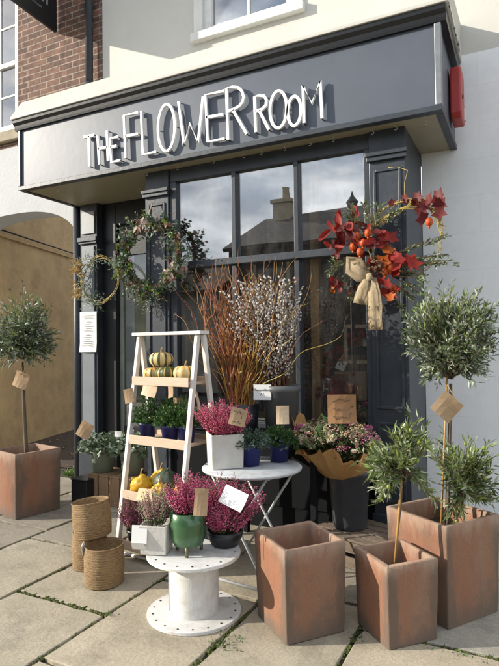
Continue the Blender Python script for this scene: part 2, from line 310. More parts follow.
    def prism(s, poly, y0, y1, mi=0):
        n = len(poly)
        v = [(x, y0, z) for x, z in poly] + [(x, y1, z) for x, z in poly]
        s.add(v, [tuple(range(n)), tuple(reversed(range(n, 2*n)))] + [(i, i+n, (i+1) % n+n, (i+1) % n) for i in range(n)], mi)
    def xprism(s, poly, x0, x1, mi=0):
        n = len(poly)
        v = [(x0, y, z) for y, z in poly] + [(x1, y, z) for y, z in poly]
        s.add(v, [tuple(reversed(range(n))), tuple(range(n, 2*n))] + [(i, (i+1) % n, (i+1) % n+n, i+n) for i in range(n)], mi)
    def build(s, name, mats, parent=None, loc=None, bevel=0., rz=0.):
        me = bpy.data.meshes.new(name); me.from_pydata(s.V, [], s.F)
        for M in (mats if isinstance(mats, (list, tuple)) else [mats]): me.materials.append(M)
        me.polygons.foreach_set('material_index', s.I); me.polygons.foreach_set('use_smooth', s.S)
        me.update()
        o = bpy.data.objects.new(name, me); COL.objects.link(o)
        if loc is not None: o.location = loc
        if rz: o.rotation_euler.z = rz
        if parent: o.parent = parent
        if bevel:
            b = o.modifiers.new('bevel', 'BEVEL'); b.width = bevel; b.segments = 2; b.limit_method = 'ANGLE'; b.angle_limit = .7
        return o

def tag(o, label, cat, group=None):
    o['label'] = label; o['category'] = cat
    if group: o['group'] = group
    return o
def thing(name, label, cat, loc=(0, 0, 0), rz=0., group=None):
    o = bpy.data.objects.new(name, None); o.empty_display_size = .1; COL.objects.link(o); o.location = loc; o.rotation_euler.z = rz
    return tag(o, label, cat, group)
def struct(o, kind='structure'): o['kind'] = kind; return o
def U(a, b): return rnd.uniform(a, b)
def rdir(zmin=-1.):
    while True:
        d = V3((U(-1, 1), U(-1, 1), U(-1, 1)))
        if .05 < d.length < 1:
            d.normalize()
            if d.z >= zmin: return d
def text_mesh(name, body, size, M, parent, mtx, ext=.0015, align='CENTER'):
    cu = bpy.data.curves.new(name, 'FONT'); cu.body = body; cu.size = size; cu.extrude = ext; cu.align_x = align
    t = bpy.data.objects.new(name, cu); COL.objects.link(t)
    dg = bpy.context.evaluated_depsgraph_get(); me = bpy.data.meshes.new_from_object(t.evaluated_get(dg)); me.name = name
    bpy.data.objects.remove(t); bpy.data.curves.remove(cu)
    me.materials.clear(); me.materials.append(M); me.transform(mtx)
    o = bpy.data.objects.new(name, me); COL.objects.link(o)
    if parent: o.parent = parent
    return o

# ------------------------------------------------------------------ setting: ground
g = MB(); g.add([(-150, -200, -.13), (150, -200, -.13), (150, 120, -.13), (-150, 120, -.13)], [(0, 1, 2, 3)])
struct(g.build('road', m_asph))
g = MB(); g.bx(-14, 9, -8.2, 0.6, -.125, -.016)
struct(g.build('pavement_bed', m_joint))
g = MB(); g.bx(-14, 9, -8.36, -8.2, -.125, .004)
struct(g.build('kerb', m_stone, bevel=.01))
# stone slabs laid in courses running away from the street
xs = [-5.87, -5.13, -4.40, -3.67, -2.94, -2.20, -1.47, -.84, -.10, .64, 1.38, 2.1, 2.85]
while xs[0] > -9: xs.insert(0, xs[0]-.74)
while xs[-1] < 5: xs.append(xs[-1]+.74)
known = {-4.40: [-1.53], -3.67: [-1.73, -2.75], -2.94: [-2.476, -1.42], -.84: [-2.01], -2.20: [-1.95, -2.98], -1.47: [-1.75, -2.72]}
slabs = MB(); joints = []
for i in range(len(xs)-1):
    x0, x1 = xs[i], xs[i+1]; ks = sorted(known.get(x0, [U(-2.4, -1.6)]))
    ys = ks[:]
    while ys[0] > -8.15: ys.insert(0, max(-8.2, ys[0]-U(.8, 1.1)))
    while ys[-1] < -.05: ys.append(min(0.0, ys[-1]+U(.75, 1.05)))
    for a, b in zip(ys[:-1], ys[1:]):
        if b-a < .06: continue
        gx = .010; z = U(-.003, .003); tz = [z+U(-.002, .002) for _ in range(4)]
        # outline with slightly chipped, uneven edges
        poly = []
        cs = [(x0+gx, a+gx), (x1-gx, a+gx), (x1-gx, b-gx), (x0+gx, b-gx)]
        for k in range(4):
            p, q = V3((*cs[k], 0)), V3((*cs[(k+1) % 4], 0)); nn = max(3, int((q-p).length/.07))
            inw = V3((-(q-p).y, (q-p).x, 0)).normalized()
            for e in range(nn):
                t = e/nn; jit = abs(rnd.gauss(0, .0035)) + (.012 if rnd.random() < .06 else 0)
                if e == 0: jit += U(.002, .012)
                poly.append(p.lerp(q, t) + inw*jit)
        n = len(poly); c = V3(((x0+x1)/2, (a+b)/2, 0))
        top = []; 
        for p in poly: top.append((p.x, p.y, z))
        inn = [(c.x+(p.x-c.x)*.985, c.y+(p.y-c.y)*.985, z+.003) for p in poly]
        bot = [(p.x, p.y, -.03) for p in poly]
        mi = rnd.choice([0, 0, 1, 2, 2, 3])
        slabs.add(bot+top+inn, [(k, (k+1) % n, n+(k+1) % n, n+k) for k in range(n)] + [(n+k, n+(k+1) % n, 2*n+(k+1) % n, 2*n+k) for k in range(n)] + [tuple(range(2*n, 3*n))], mi)
        joints.append((x0, x1, a))
struct(slabs.build('pavement', m_slab))
g = MB(); g.add([(-9.2, .36, .004), (-4.5, .36, .004), (-4.5, 9, .004), (-11, 9, .004), (-11, .36, .004)], [(0, 1, 2, 3, 4)])
struct(g.build('passage_ground', mat('leafy_soil', (.07, .045, .028), .95, base2=(.03, .02, .014), scale=9, bump=1., bscale=40)))
# moss in the joints
ms = MB()
def mossline(p, q, n, w=.014, big=.013):
    p = V3((*p, 0)); q = V3((*q, 0)); d = (q-p); nn = V3((-d.y, d.x, 0)).normalized()
    for _ in range(int(n*.65)):
        t = rnd.random(); 
        if math.sin(t*23+p.x*9) < -.35 and rnd.random() < .8: continue
        c = p + d*t + nn*rnd.gauss(0, w*.5); r = U(.35, 1)*big
        ms.ball((c.x, c.y, -.006), r, 0, 6, 4, (1, 1, U(.6, 1.1)))
        if rnd.random() < .10:
            for k in range(2): ms.leaf(V3((c.x, c.y, .002)), V3((U(-.6, .6), U(-.6, .6), 1)), rdir(), U(.01, .022), .004, 0)
mossline((-2.94, -2.47), (-2.2, -2.476), 420, .022, .014)
mossline((-2.94, -2.5), (-2.94, -1.6), 240, .012, .010); mossline((-2.2, -3.1), (-2.2, -1.9), 260, .012, .010)
mossline((-1.47, -2.75), (-1.47, -2.1), 260, .02, .013); mossline((-.84, -2.6), (-.84, -1.6), 260, .016, .012)
mossline((-.84, -2.01), (-.1, -2.01), 260, .016, .012); mossline((-3.67, -2.2), (-3.67, -1.0), 70, .008, .008)
mossline((-3.67, -1.73), (-2.94, -1.73), 60, .008, .008); mossline((-1.47, -2.45), (-1.3, -2.5), 90, .02, .012)
struct(ms.build('joint_moss', m_moss), 'stuff')

# ------------------------------------------------------------------ neighbouring building with brick above, arch below
nb = thing('brick_building', 'brick and white rendered building with an arched passage left of the shop', 'building', (-5.8, 0, 0))
ox = 5.8
w = MB()
def bxo(mb, x0, x1, *a, mi=0): mb.bx(x0+ox, x1+ox, *a, mi=mi)
bxo(w, -5.77, -4.372, 0, .35, 4.15, 9); bxo(w, -11, -6.87, 0, .35, 4.15, 9); bxo(w, -6.87, -5.77, 0, .35, 6.3, 9); bxo(w, -6.87, -5.77, 0, .35, 4.15, 4.34)
w.build('brick_wall', m_brick, nb)
w = MB(); AC, AA, AB, AZ = -5.85, 1.10, .57, 2.71
N = 40; arc = []
for i in range(N+1):
    t = math.cos(PI*i/N); x = AC - AA*t; arc.append((x, AZ + AB*max(0, 1-abs(t)**2.5)**.4))
vs = []; fs = []
for x, z in arc: vs += [(x+ox, 0, z), (x+ox, 0, 4.15), (x+ox, .35, z), (x+ox, .35, 4.15)]
for i in range(N):
    a = i*4; b = a+4; fs += [(a, b, b+1, a+1), (a+2, a+3, b+3, b+2), (a, a+2, b+2, b)]
w.add(vs, fs)
bxo(w, AC+AA, -4.70, 0, .35, 0, 4.15); bxo(w, -11, AC-AA, 0, .35, 0, 4.15)
w.add([(AC-AA+ox, 0, AZ), (AC-AA+ox, .35, AZ), (AC-AA+ox, .35, 0), (AC-AA+ox, 0, 0)], [(0, 1, 2, 3)])
w.build('rendered_wall', m_wallL, nb)
# passage walls (far end left open and ceiling cut short to let sky light in)
w = MB()
a0, a1 = V3((-6.93, .36, 0)), V3((-8.7, 6.4, 0))
d = (a1-a0); nn = V3((d.y, -d.x, 0)).normalized()
def pw(t0, t1, z0, z1, off, th):
    p, q = a0+d*t0, a0+d*t1
    v = []
    for z in (z0, z1):
        for r in (p+nn*off, q+nn*off, q-nn*th, p-nn*th): v.append((r.x+ox, r.y, z))
    return v
w.add(pw(0, 1, 0, 3.24, .0, .3), [(3, 2, 1, 0), (4, 5, 6, 7), (0, 1, 5, 4), (1, 2, 6, 5), (2, 3, 7, 6), (3, 0, 4, 7)])
w.add(pw(0, 1, 3.24, 3.30, .035, .3), [(3, 2, 1, 0), (4, 5, 6, 7), (0, 1, 5, 4), (1, 2, 6, 5), (2, 3, 7, 6), (3, 0, 4, 7)])
w.add(pw(0, 1, 3.30, 5.2, -.06, .3), [(3, 2, 1, 0), (4, 5, 6, 7), (0, 1, 5, 4), (1, 2, 6, 5), (2, 3, 7, 6), (3, 0, 4, 7)])
w.build('passage_wall', m_tan, nb)
w = MB(); bxo(w, -4.69, -4.55, .36, 6.4, 0, 4.2); w.build('passage_wall', m_wallL, nb)
w = MB(); bxo(w, -9, -4.7, .36, 1.2, 4.2, 4.35); w.build('passage_ceiling', m_tan, nb)
w = MB()
w.tube([(*(a0+d*t+nn*.05).xy, 3.33) for t in (0, .5, 1)], .012, 6); w.V = [(x+ox, y, z) for x, y, z in w.V]
w.build('wall_cable', m_black, nb)
# sash window
sw = MB()
X0, X1, Z0, Z1 = -6.87, -5.77, 4.36, 6.3
for a in ((X0, X0+.08, Z0, Z1), (X1-.075, X1, Z0, Z1), (X0+.08, X1-.075, Z1-.08, Z1), (X0+.08, X1-.075, Z0, Z0+.10)): bxo(sw, a[0], a[1], .02, .12, a[2], a[3])
bxo(sw, X0+.08, X1-.075, .03, .11, 5.24, 5.30)
for k in range(1, 3): 
    x = X0+.08+(X1-X0-.155)*k/3; bxo(sw, x-.013, x+.013, .05, .09, Z0+.1, Z1-.08)
for z in (4.86, 5.78): bxo(sw, X0+.08, X1-.075, .055, .085, z-.013, z+.013)
fr = sw.build('sash_window', m_white, nb, bevel=.004)
p = MB(); bxo(p, X0+.08, X1-.075, .066, .072, Z0+.08, Z1-.06); p.build('pane', m_glass2, fr)
p = MB(); bxo(p, X0+.07, X1-.07, .16, .18, Z0+.08, Z1-.06); p.build('blind', mat('pale_blind', (.62, .63, .62), .8), fr)
p = MB(); bxo(p, X0-.08, X1+.08, -.07, .03, 4.22, 4.352); p.build('sill', m_stone, nb, bevel=.008)

# downpipe on the party line
dp = thing('downpipe', 'dark iron downpipe running down the brick wall beside the sign', 'drainpipe', (-4.50, -.08, 0))
t = MB(); t.tube([(0, 0, 4.28), (0, 0, 9)], .045, 12); t.build('pipe', m_pipe, dp)
t = MB(); t.tube([(-.2, 0, 0.0), (-.2, 0, 3.2)], .05, 12); t.build('pipe', m_pipe, dp)
for z in (4.55, 6.4):
    t = MB(); t.tube([(0, 0, z), (0, 0, z+.09)], .058, 12); t.box((0, .05, z+.045), (.16, .03, .06)); t.build('bracket', m_pipe, dp)

# ------------------------------------------------------------------ the shop
sh = thing('shop_building', 'cream and white shop building with a projecting slate grey shopfront and white sign lettering', 'shop', (0, 0, 0))
XL, XR, YS, ZB, ZT = -4.70, -.50, -.90, 3.21, 3.83
BL, BR, YB = -3.22, -.785, -.73
w = MB()
w.bx(-4.368, -2.995, 0, .35, ZB, 9); w.bx(-1.96, 5, 0, .35, 4.0, 9); w.bx(-1.96, BR+.003, 0, .35, ZB, 4.0); w.bx(-2.995, -1.96, 0, .35, ZB, 4.80); w.bx(-2.995, -1.96, 0, .35, 6.6, 9)
w.build('upper_wall', m_wallU, sh)
w = MB(); w.bx(BR+.003, 5, -.002, .35, 0, 4.0)
w.build('wall', m_wall, sh)
# sign box
f = MB(); f.bx(XL, XR, YS, -.002, ZB+.012, ZT); fa = f.build('fascia', m_fascia, sh)
b = MB(); b.bx(XL-.012, XR+.012, YS-.022, YS+.05, ZB-.012, ZB+.03); b.bx(XR-.04, XR+.014, YS+.05, -.003, ZB-.012, ZB+.03); b.bx(XL-.014, XL+.04, YS+.05, -.003, ZB-.012, ZB+.03)
b.bx(XL-.012, XL+.02, YS-.02, YS+.03, ZB+.03, ZT); b.build('fascia_edging', m_slate, fa, bevel=.004)
b = MB(); b.bx(XR-.035, XR+.012, YS-.02, YS+.03, ZB+.03, ZT); b.build('fascia_fillet', mat('highlight_edge', (.22, .24, .26), .35, var=.3, scale=12), fa, bevel=.006)  # right-hand fillet: its white highlight is put into the pale colour
b = MB(); b.bx(XL+.042, XR-.042, YS+.052, -.004, ZB-.002, ZB+.010); b.build('soffit', m_soffit, fa)
b = MB(); b.xprism([(YS-.025, ZT), (0, ZT), (0, ZT+.10), (YS-.065, ZT+.10), (YS-.06, ZT+.07), (YS-.035, ZT+.045), (YS-.03, ZT+.02)], XL-.05, XR+.05)
b.build('moulding', m_black, fa)
b = MB(); b.xprism([(YS-.08, ZT+.102), (-.004, ZT+.102), (-.004, ZT+.44), (YS+.07, ZT+.345), (YS-.076, ZT+.13)], XL-.065, XR+.065)
b.build('cornice', m_cream, fa, bevel=.006)
b = MB(); b.bx(XR+.066, XR+.074, YS-.05, -.2, ZT+.105, ZT+.135); b.build('lead_flashing', mat('peeling_white', (.75, .75, .72), .7, base2=(.1, .1, .11), scale=14, lo=.5, hi=.56), fa)
LETTERS = [[[(-3.786, 3.591), (-3.66, 3.587)], [(-3.725, 3.589), (-3.72, 3.294)]], [[(-3.615, 3.579), (-3.596, 3.294)], [(-3.501, 3.601), (-3.49, 3.312)], [(-3.605, 3.446), (-3.496, 3.443)]], [[(-3.37, 3.518), (-3.465, 3.52), (-3.45, 3.292), (-3.347, 3.293)], [(-3.459, 3.434), (-3.388, 3.435)]], [[(-3.132, 3.70), (-3.297, 3.704), (-3.281, 3.302)], [(-3.286, 3.508), (-3.138, 3.503)]], [[(-3.098, 3.707), (-3.082, 3.302), (-2.936, 3.303)]], 'O1', [[(-2.691, 3.708), (-2.637, 3.309), (-2.577, 3.492), (-2.494, 3.308), (-2.438, 3.703)]], [[(-2.23, 3.703), (-2.415, 3.707), (-2.396, 3.299), (-2.235, 3.296)], [(-2.409, 3.511), (-2.242, 3.504)]], [[(-2.198, 3.279), (-2.209, 3.719), (-2.154, 3.718), (-2.098, 3.702), (-2.063, 3.666), (-2.046, 3.612), (-2.058, 3.57), (-2.09, 3.543), (-2.135, 3.529), (-2.195, 3.522)], [(-2.149, 3.523), (-2.023, 3.298)]], [[(-1.94, 3.297), (-1.947, 3.591), (-1.90, 3.594), (-1.86, 3.58), (-1.84, 3.545), (-1.845, 3.502), (-1.884, 3.474), (-1.938, 3.47)], [(-1.906, 3.469), (-1.822, 3.295)]], 'O2', 'O3', [[(-1.518, 3.292), (-1.523, 3.59), (-1.451, 3.437), (-1.379, 3.593), (-1.37, 3.299)]]]
OV = {'O1': (-2.822, 3.50, .09, .21), 'O2': (-1.736, 3.444, .073, .15), 'O3': (-1.599, 3.404, .056, .117)}
for L in LETTERS:
    b = MB(); YL = YS-.034
    if isinstance(L, str):
        cx, cz, rx, rz = OV[L]
        b.tube([(cx+rx*math.sin(2*PI*k/36), YL, cz+rz*math.cos(2*PI*k/36)) for k in range(36)], .0165, 4, closed=True, sm=False, ph=PI/4)
        pins = [(cx, cz+rz), (cx, cz-rz), (cx-rx, cz), (cx+rx, cz)]
    else:
        pins = []
        for s in L:
            b.tube([(x, YL, z) for x, z in s], .0165, 4, sm=False, ph=PI/4)
            pins += [s[0], s[-1]]
    for x, z in pins: b.tube([(x, YL, z), (x, YS+.005, z)], .005, 6, mi=1)
    b.build('letter', [m_letter, m_black], fa)
# little cup hooks along the bottom edge
for px_ in (64, 88, 150, 180, 215, 245, 262, 285, 310, 333, 372, 395, 425):
    p0 = at_z(px_, 198-(px_-22)*.2, ZB); b = MB(); x = p0.x; y = YS+.12
    b.tube([(x, y, ZB), (x, y, ZB-.02)] + [(x+.011*math.sin(k*.7), y, ZB-.032+.012*math.cos(k*.7)) for k in range(7)], .0018, 5); b.build('cup_hook', m_white, fa)
# upper window
uw = MB(); X0, X1, Z0, Z1 = -2.995, -1.96, 4.80, 6.6
for a in ((X0, X0+.09, Z0+.07, Z1), (X1-.09, X1, Z0+.07, Z1), (X0+.09, X1-.09, Z1-.09, Z1), (X0+.09, X1-.09, Z0+.07, Z0+.14)): uw.bx(a[0], a[1], .02, .12, a[2], a[3])
uw.bx((X0+X1)/2-.014, (X0+X1)/2+.014, .05, .09, Z0+.14, Z1-.09); uw.bx(X0+.09, X1-.09, .05, .09, 5.66, 5.70)
fr = uw.build('sash_window', m_white, sh, bevel=.005)
p = MB(); p.bx(X0+.08, X1-.08, .066, .072, Z0+.12, Z1-.08); p.build('pane', m_glass2, fr)
p = MB(); p.bx(X0, X1, .2, .22, Z0+.08, Z1-.02); p.build('blind', mat('grey_curtain', (.33, .34, .36), .8, var=.3, scale=5), fr)
p = MB(); p.bx(X0-.12, X1+.12, -.07, .14, Z0-.02, Z0+.068); p.bx(X0-.10, X0-.003, -.03, .012, Z0+.07, Z1); p.bx(X1+.003, X1+.10, -.03, .012, Z0+.07, Z1); p.build('sill', m_white, fr, bevel=.006)
# --- projecting bay
def pilaster(x0, x1, y0, y1, name='pilaster'):
    b = MB(); b.bx(x0, x1, y0, y1, 0, ZB-.003); o = b.build(name, m_slate, sh, bevel=.006)
    b = MB(); e = .035
    for z0, z1 in ((1.05, 2.90), (.34, .95)):
        b.bx(x0+e, x0+e+.02, y0-.012, y0+.002, z0, z1); b.bx(x1-e-.02, x1-e, y0-.012, y0+.002, z0, z1)
        b.bx(x0+e+.02, x1-e-.02, y0-.012, y0+.002, z1-.02, z1); b.bx(x0+e+.02, x1-e-.02, y0-.012, y0+.002, z0, z0+.02)
    b.bx(x0-.012, x1+.012, y0-.03, y0+.001, 2.965, 3.0); b.bx(x0-.02, x1+.02, y0-.045, y0+.001, 3.0, 3.03)
    b.bx(x0-.012, x1+.012, y0-.03, y0+.001, .0, .25)
    b.build('panel_moulding', m_slate, o, bevel=.003)
    return o
pilaster(BL, -2.955, YB, YB+.26)
pilaster(-1.065, BR, YB, -.002)
fr = MB()
W0, W1 = -2.953, -1.067
fr.bx(W0, W1, YB+.02, YB+.12, 3.085, ZB-.004); fr.bx(W0, W1, YB-.012, YB+.11, 2.265, 2.325); fr.bx(W0, W1, YB+.01, YB+.13, .80, .90)
fr.bx(W0, W0+.07, YB+.02, YB+.12, .90, 2.265); fr.bx(W0, W0+.07, YB+.02, YB+.12, 2.325, 3.085)
fr.bx(W1-.045, W1, YB+.02, YB+.12, .90, 2.265); fr.bx(W1-.045, W1, YB+.02, YB+.12, 2.325, 3.085)
for x in (-2.273, -1.685): fr.bx(x-.02, x+.02, YB+.01, YB+.10, 2.325, 3.085); fr.bx(x-.02, x+.02, YB+.01, YB+.10, .90, 2.265)
fr.bx(W0-.01, W1+.01, YB-.05, YB+.008, .855, .895)
win = fr.build('display_window', m_slate, sh, bevel=.004)
for a, b_ in ((W0+.07, -2.293), (-2.253, -1.705), (-1.665, W1-.045)):
    for z0, z1 in ((.9, 2.265), (2.325, 3.085)):
        p = MB(); p.bx(a-.005, b_+.005, YB+.058, YB+.064, z0-.005, z1+.005); p.build('pane', m_glass if z0 > 2 else m_glass_low, win)
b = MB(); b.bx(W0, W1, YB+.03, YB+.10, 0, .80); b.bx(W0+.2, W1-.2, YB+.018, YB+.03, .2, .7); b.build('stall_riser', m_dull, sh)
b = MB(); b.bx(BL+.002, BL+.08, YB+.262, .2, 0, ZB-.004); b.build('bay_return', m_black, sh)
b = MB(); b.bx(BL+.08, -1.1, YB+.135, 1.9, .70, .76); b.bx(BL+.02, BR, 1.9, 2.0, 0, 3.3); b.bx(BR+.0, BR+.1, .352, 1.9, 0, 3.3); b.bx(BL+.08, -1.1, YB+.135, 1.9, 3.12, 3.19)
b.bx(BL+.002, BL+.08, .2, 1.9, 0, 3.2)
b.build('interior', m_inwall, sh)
b = MB(); b.bx(-1.60, -1.525, YB+.10, YB+.16, .76, 3.1); b.build('display_post', m_golden, sh)
# --- entrance zone
pl = MB(); pl.bx(-4.615, -4.365, -.12, .1, 0, ZB-.004); o = pl.build('pilaster', m_slate, sh, bevel=.006)
b = MB(); b.bx(-4.58, -4.40, -.135, -.118, .45, 2.72); b.build('panel', mat('glare_grey_panel', (.20, .225, .25), .4, var=.15, scale=6), o, bevel=.004)  # specular glare on the slate panel painted in as a paler grey
b = MB(); b.bx(-4.585, -4.395, -.135, -.118, 2.86, 3.12); b.build('panel', mat('sunlit_grey_panel', (.34, .36, .38), .4, var=.15, scale=6), o, bevel=.004)  # sunlit brightness of the top panel put into its lighter colour
b = MB(); b.bx(-4.63, -4.35, -.16, -.10, 2.77, 2.82); b.bx(-4.622, -4.358, -.145, -.10, 2.745, 2.77); b.build('capital', m_slate, o, bevel=.004); b = MB(); b.bx(-4.63, -4.35, -.15, -.1, 0, .35); b.build('plinth_block', m_slate, o, bevel=.004)
b = MB(); b.bx(-4.698, -4.617, -.05, .1, 0, ZB-.004); b.build('door_surround', m_white, sh, bevel=.006)
b = MB(); b.bx(-4.363, -4.17, -.03, .1, 0, ZB-.004); b.bx(-4.17, BL, -.03, .1, 2.95, ZB-.004); b.bx(-3.42, BL, -.03, .1, 0, 2.95); b.build('door_frame', m_black, sh, bevel=.005)
do = MB(); D0, D1 = -4.168, -3.422
do.bx(D0, D0+.05, .03, .08, .05, 2.94, mi=1); do.bx(D1-.10, D1, .03, .08, .05, 2.94); do.bx(D0+.05, D1-.1, .03, .08, 2.60, 2.94); do.bx(D0+.05, D1-.1, .03, .08, .05, .65)
d_ = do.build('door', [m_black, mat('pale_green_edge', (.33, .36, .32), .5)], sh, bevel=.004)
p = MB(); p.bx(D0+.045, D1-.095, .052, .058, .64, 2.61); p.build('pane', glass_mat('door_glass', .05), d_)
p = MB(); p.tube([(D1-.05, .01, 1.05), (D1-.05, -.03, 1.06), (D1-.05, -.03, 1.24), (D1-.05, .01, 1.25)], .01, 8); p.build('handle', m_gfeet, d_)
b = MB(); b.bx(D0, D1, .30, .32, .0, 2.95); b.build('door_blind', m_green_in, sh)
b = MB(); b.bx(-4.36, BL, -.25, .1, .002, .10); b.build('doorstep', m_stone, sh, bevel=.01)

# alarm box on the sign's end
al = thing('alarm_box', 'red alarm box fixed to the right end of the shop sign', 'alarm', (XR+.001, -.32, 3.31))
b = MB(); b.xprism([(-.13, .04), (-.10, 0), (.12, 0), (.13, .05), (.13, .38), (.10, .41), (-.10, .41), (-.13, .38)], .013, .095); b.build('casing', m_red, al, bevel=.012)
b = MB(); b.ball((.096, -.03, .19), .018, 0, 10, 6, (.5, 1, 1)); b.build('strobe', m_black, al)
b = MB(); b.box((.10, .10, .09), (.012, .05, .1)); b.build('label_plate', m_white, al)

# hanging sign, seen from its shaded side
hs = thing('hanging_sign', 'black hanging sign board projecting over the street from the brick wall', 'sign', (-5.09, -.02, 5.43), math.radians(4.5))
b = MB(); b.bx(-.02, .02, -1.15, 0, 0, .95); b.build('board', mat('black_sign', (.014, .015, .016), .45, var=.2, scale=5), hs, bevel=.004)
R_ = Matrix(((0, 0, 1, .0215), (1, 0, 0, 0), (0, 1, 0, 0), (0, 0, 0, 1)))
text_mesh('lettering', 'reni', .33, mat('grey_sign_paint', (.30, .30, .30), .6), hs, Matrix.Translation((0, -.40, .245)) @ R_)
b = MB()
for k in range(14): b.box((.0215, -.66+k*.030, .165+U(-.004, .004)), (.002, .024, U(.012, .022)))
b.build('small_lettering', mat('dim_sign_paint', (.14, .14, .14), .6), hs)
b = MB(); b.tube([(0, .02, .98), (0, -1.15, .98)], .015, 8); b.tube([(0, .02, 1.25), (0, -.9, .99)], .01, 8); b.build('bracket', m_black, hs)

# paper notice on the entrance pilaster
no = thing('paper_notice', 'white printed paper notice taped to the grey pilaster by the door', 'notice', (-4.485, -.139, 1.50))
b = MB(); b.add([(x, -.002 - .012*math.sin((x+.125)/.25*PI)*(1-z/.46*.7) - (.0 if z > .05 else .01), z) for z in (0, .1, .25, .46) for x in (-.125, -.06, 0, .06, .125)], [(r*5+c, r*5+c+1, r*5+c+6, r*5+c+5) for r in range(3) for c in range(4)], 0, True)
b.build('sheet', mat('notice_paper', (.80, .80, .80), .6, var=.03), no)
b = MB()
for k in range(15):
    if k in (2, 8): continue
    wd = U(.07, .19); b.box((U(-.01, .01), -.0185, .42-k*.025), (wd, .001, .006))
b.build('print', m_ink2, no)

# ------------------------------------------------------------------ opposite side of the street (seen mirrored in the glass)
oh = thing('stone_cottage', 'stone cottage with slate roof and chimney across the street, reflected in the window', 'house', (-6, -14.5, 0))
b = MB(); b.bx(-2.2, 9, -3, 3, 0, 4.6); b.build('wall', brick_mat('dark_stone', (.085, .07, .055), (.06, .05, .04), (.07, .06, .05), .5, .22, .02), oh)
b = MB(); b.xprism([(-3.3, 4.55), (0, 6.15), (3.3, 4.55), (3.2, 4.45), (0, 5.95), (-3.2, 4.45)], -2.3, 9.1); b.build('roof', brick_mat('slate_roof', (.115, .095, .08), (.065, .06, .06), (.03, .03, .03), .3, .22, .02, axis='XY', noise=.6), oh)
b = MB(); b.bx(-1.85, -1.25, -.4, .4, 5.6, 6.55); b.bx(-1.92, -1.18, -.47, .47, 6.55, 6.66)
for x in (-1.55,): b.lathe([(.14, 6.66), (.11, 7.1), (.13, 7.15)], (x, 0, 0), 12)
b.build('chimney', m_stone, oh)
b = MB(); b.xprism([(-3., 4.55), (0, 5.9), (3., 4.55)], -2.2, -2.1); b.build('gable', m_stone, oh)
for x in (-.8, 2.0, 4.8, 7.4):
    for z in (1.0, 3.1):
        b = MB(); b.bx(x-.55, x+.55, 2.97, 3.04, z, z+1.1); f_ = b.build('window', m_stone, oh); b = MB(); b.bx(x-.45, x+.45, 3.035, 3.05, z+.1, z+1.0); b.build('pane', m_black, f_)
th_ = thing('terraced_house', 'long low rendered terrace across the street beyond the cottage', 'house', (-17, -15, 0))
b = MB(); b.bx(-8, 8, -3, 3, 0, 3.4); b.build('wall', mat('grey_render', (.28, .26, .23), .9), th_)
b = MB(); b.xprism([(-3.3, 3.35), (0, 4.6), (3.3, 3.35), (3.2, 3.25), (0, 4.4), (-3.2, 3.25)], -8.1, 8.1); b.build('roof', mat('tile_roof', (.12, .075, .055), .8), th_)
for x in (-6, -3, 0, 3, 6):
    b = MB(); b.bx(x-.5, x+.5, 2.97, 3.04, 1, 2.3); b.build('window', m_black, th_)
lp = at_y(347, 250, 6.); lm = thing('street_lamp', 'black lantern street lamp across the pavement, reflected in the window', 'lamp', (lp.x, -7.46-.25, 0))
b = MB(); b.tube([(0, 0, 0), (0, 0, 1), (0, 0, 4.2)], [.06, .045, .03], 10); b.build('post', m_black, lm)
b = MB(); b.lathe([(.03, 4.2), (.07, 4.24), (.12, 4.5), (.14, 4.52), (.04, 4.65), (.015, 4.74), (.0, 4.76)], n=8, sm=False); b.build('lantern', m_black, lm)

# ------------------------------------------------------------------ terracotta planters
def planter(name, label, loc, rz, sx, sy, h, th=.022, taper=.94):
    t = thing(name, label, 'planter', loc, rz, 'terracotta planters')
    b = MB()
    def ring(kx, z, n=5):
        hx, hy, r = sx/2*kx, sy/2*kx*1., .009
        if kx < 0: pass
        pts = []
        for cx, cy, a in ((hx-r, hy-r, 0), (-hx+r, hy-r, 1), (-hx+r, -hy+r, 2), (hx-r, -hy+r, 3)):
            for k in range(n): q = PI/2*(a+k/(n-1)); pts.append((cx+r*math.cos(q), cy+r*math.sin(q), z))
        return pts
    def inner(d, z, n=5):
        hx, hy, r = sx/2-d, sy/2-d, .009; pts = []
        for cx, cy, a in ((hx-r, hy-r, 0), (-hx+r, hy-r, 1), (-hx+r, -hy+r, 2), (hx-r, -hy+r, 3)):
            for k in range(n): q = PI/2*(a+k/(n-1)); pts.append((cx+r*math.cos(q), cy+r*math.sin(q), z))
        return pts
    levels = [ring(taper, 0)]
    for k in range(1, 9):
        z = h*k/8; kk = taper+(1-taper)*k/8
        levels.append([(x+U(-.0012, .0012), y+U(-.0012, .0012), zz) for x, y, zz in ring(kk, z-(.006 if k == 8 else 0))])
    chips = {rnd.randrange(20): U(.004, .010) for _ in range(4)}
    levels.append([(x, y, h+U(-.003, .001)-chips.get(i_, 0)) for i_, (x, y, _) in enumerate(ring(.985, h))])
    levels.append([(x, y, h+U(-.002, .001)) for x, y, _ in inner(th, h)]); levels.append(inner(th+.005, h-.01)); levels.append(inner(th+.02, .10))
    n = len(levels[0]); vs = [p for L in levels for p in L]
    fs = [(i*n+j, i*n+(j+1) % n, (i+1)*n+(j+1) % n, (i+1)*n+j) for i in range(len(levels)-1) for j in range(n)]
    b.add(vs, fs, 0, True); b.add(levels[0], [tuple(reversed(range(n)))])
    b.add(levels[-1], [tuple(range(n))])
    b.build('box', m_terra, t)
    return t
def soil(t, sx, sy, z):
    b = MB(); b.lathe([(0.001, z+.012), (.6*min(sx, sy)/2, z+.01), (min(sx, sy)*.68, z-.004)], n=4, R=Matrix.Rotation(PI/4, 3, 'Z')); b.build('soil', m_soil, t)
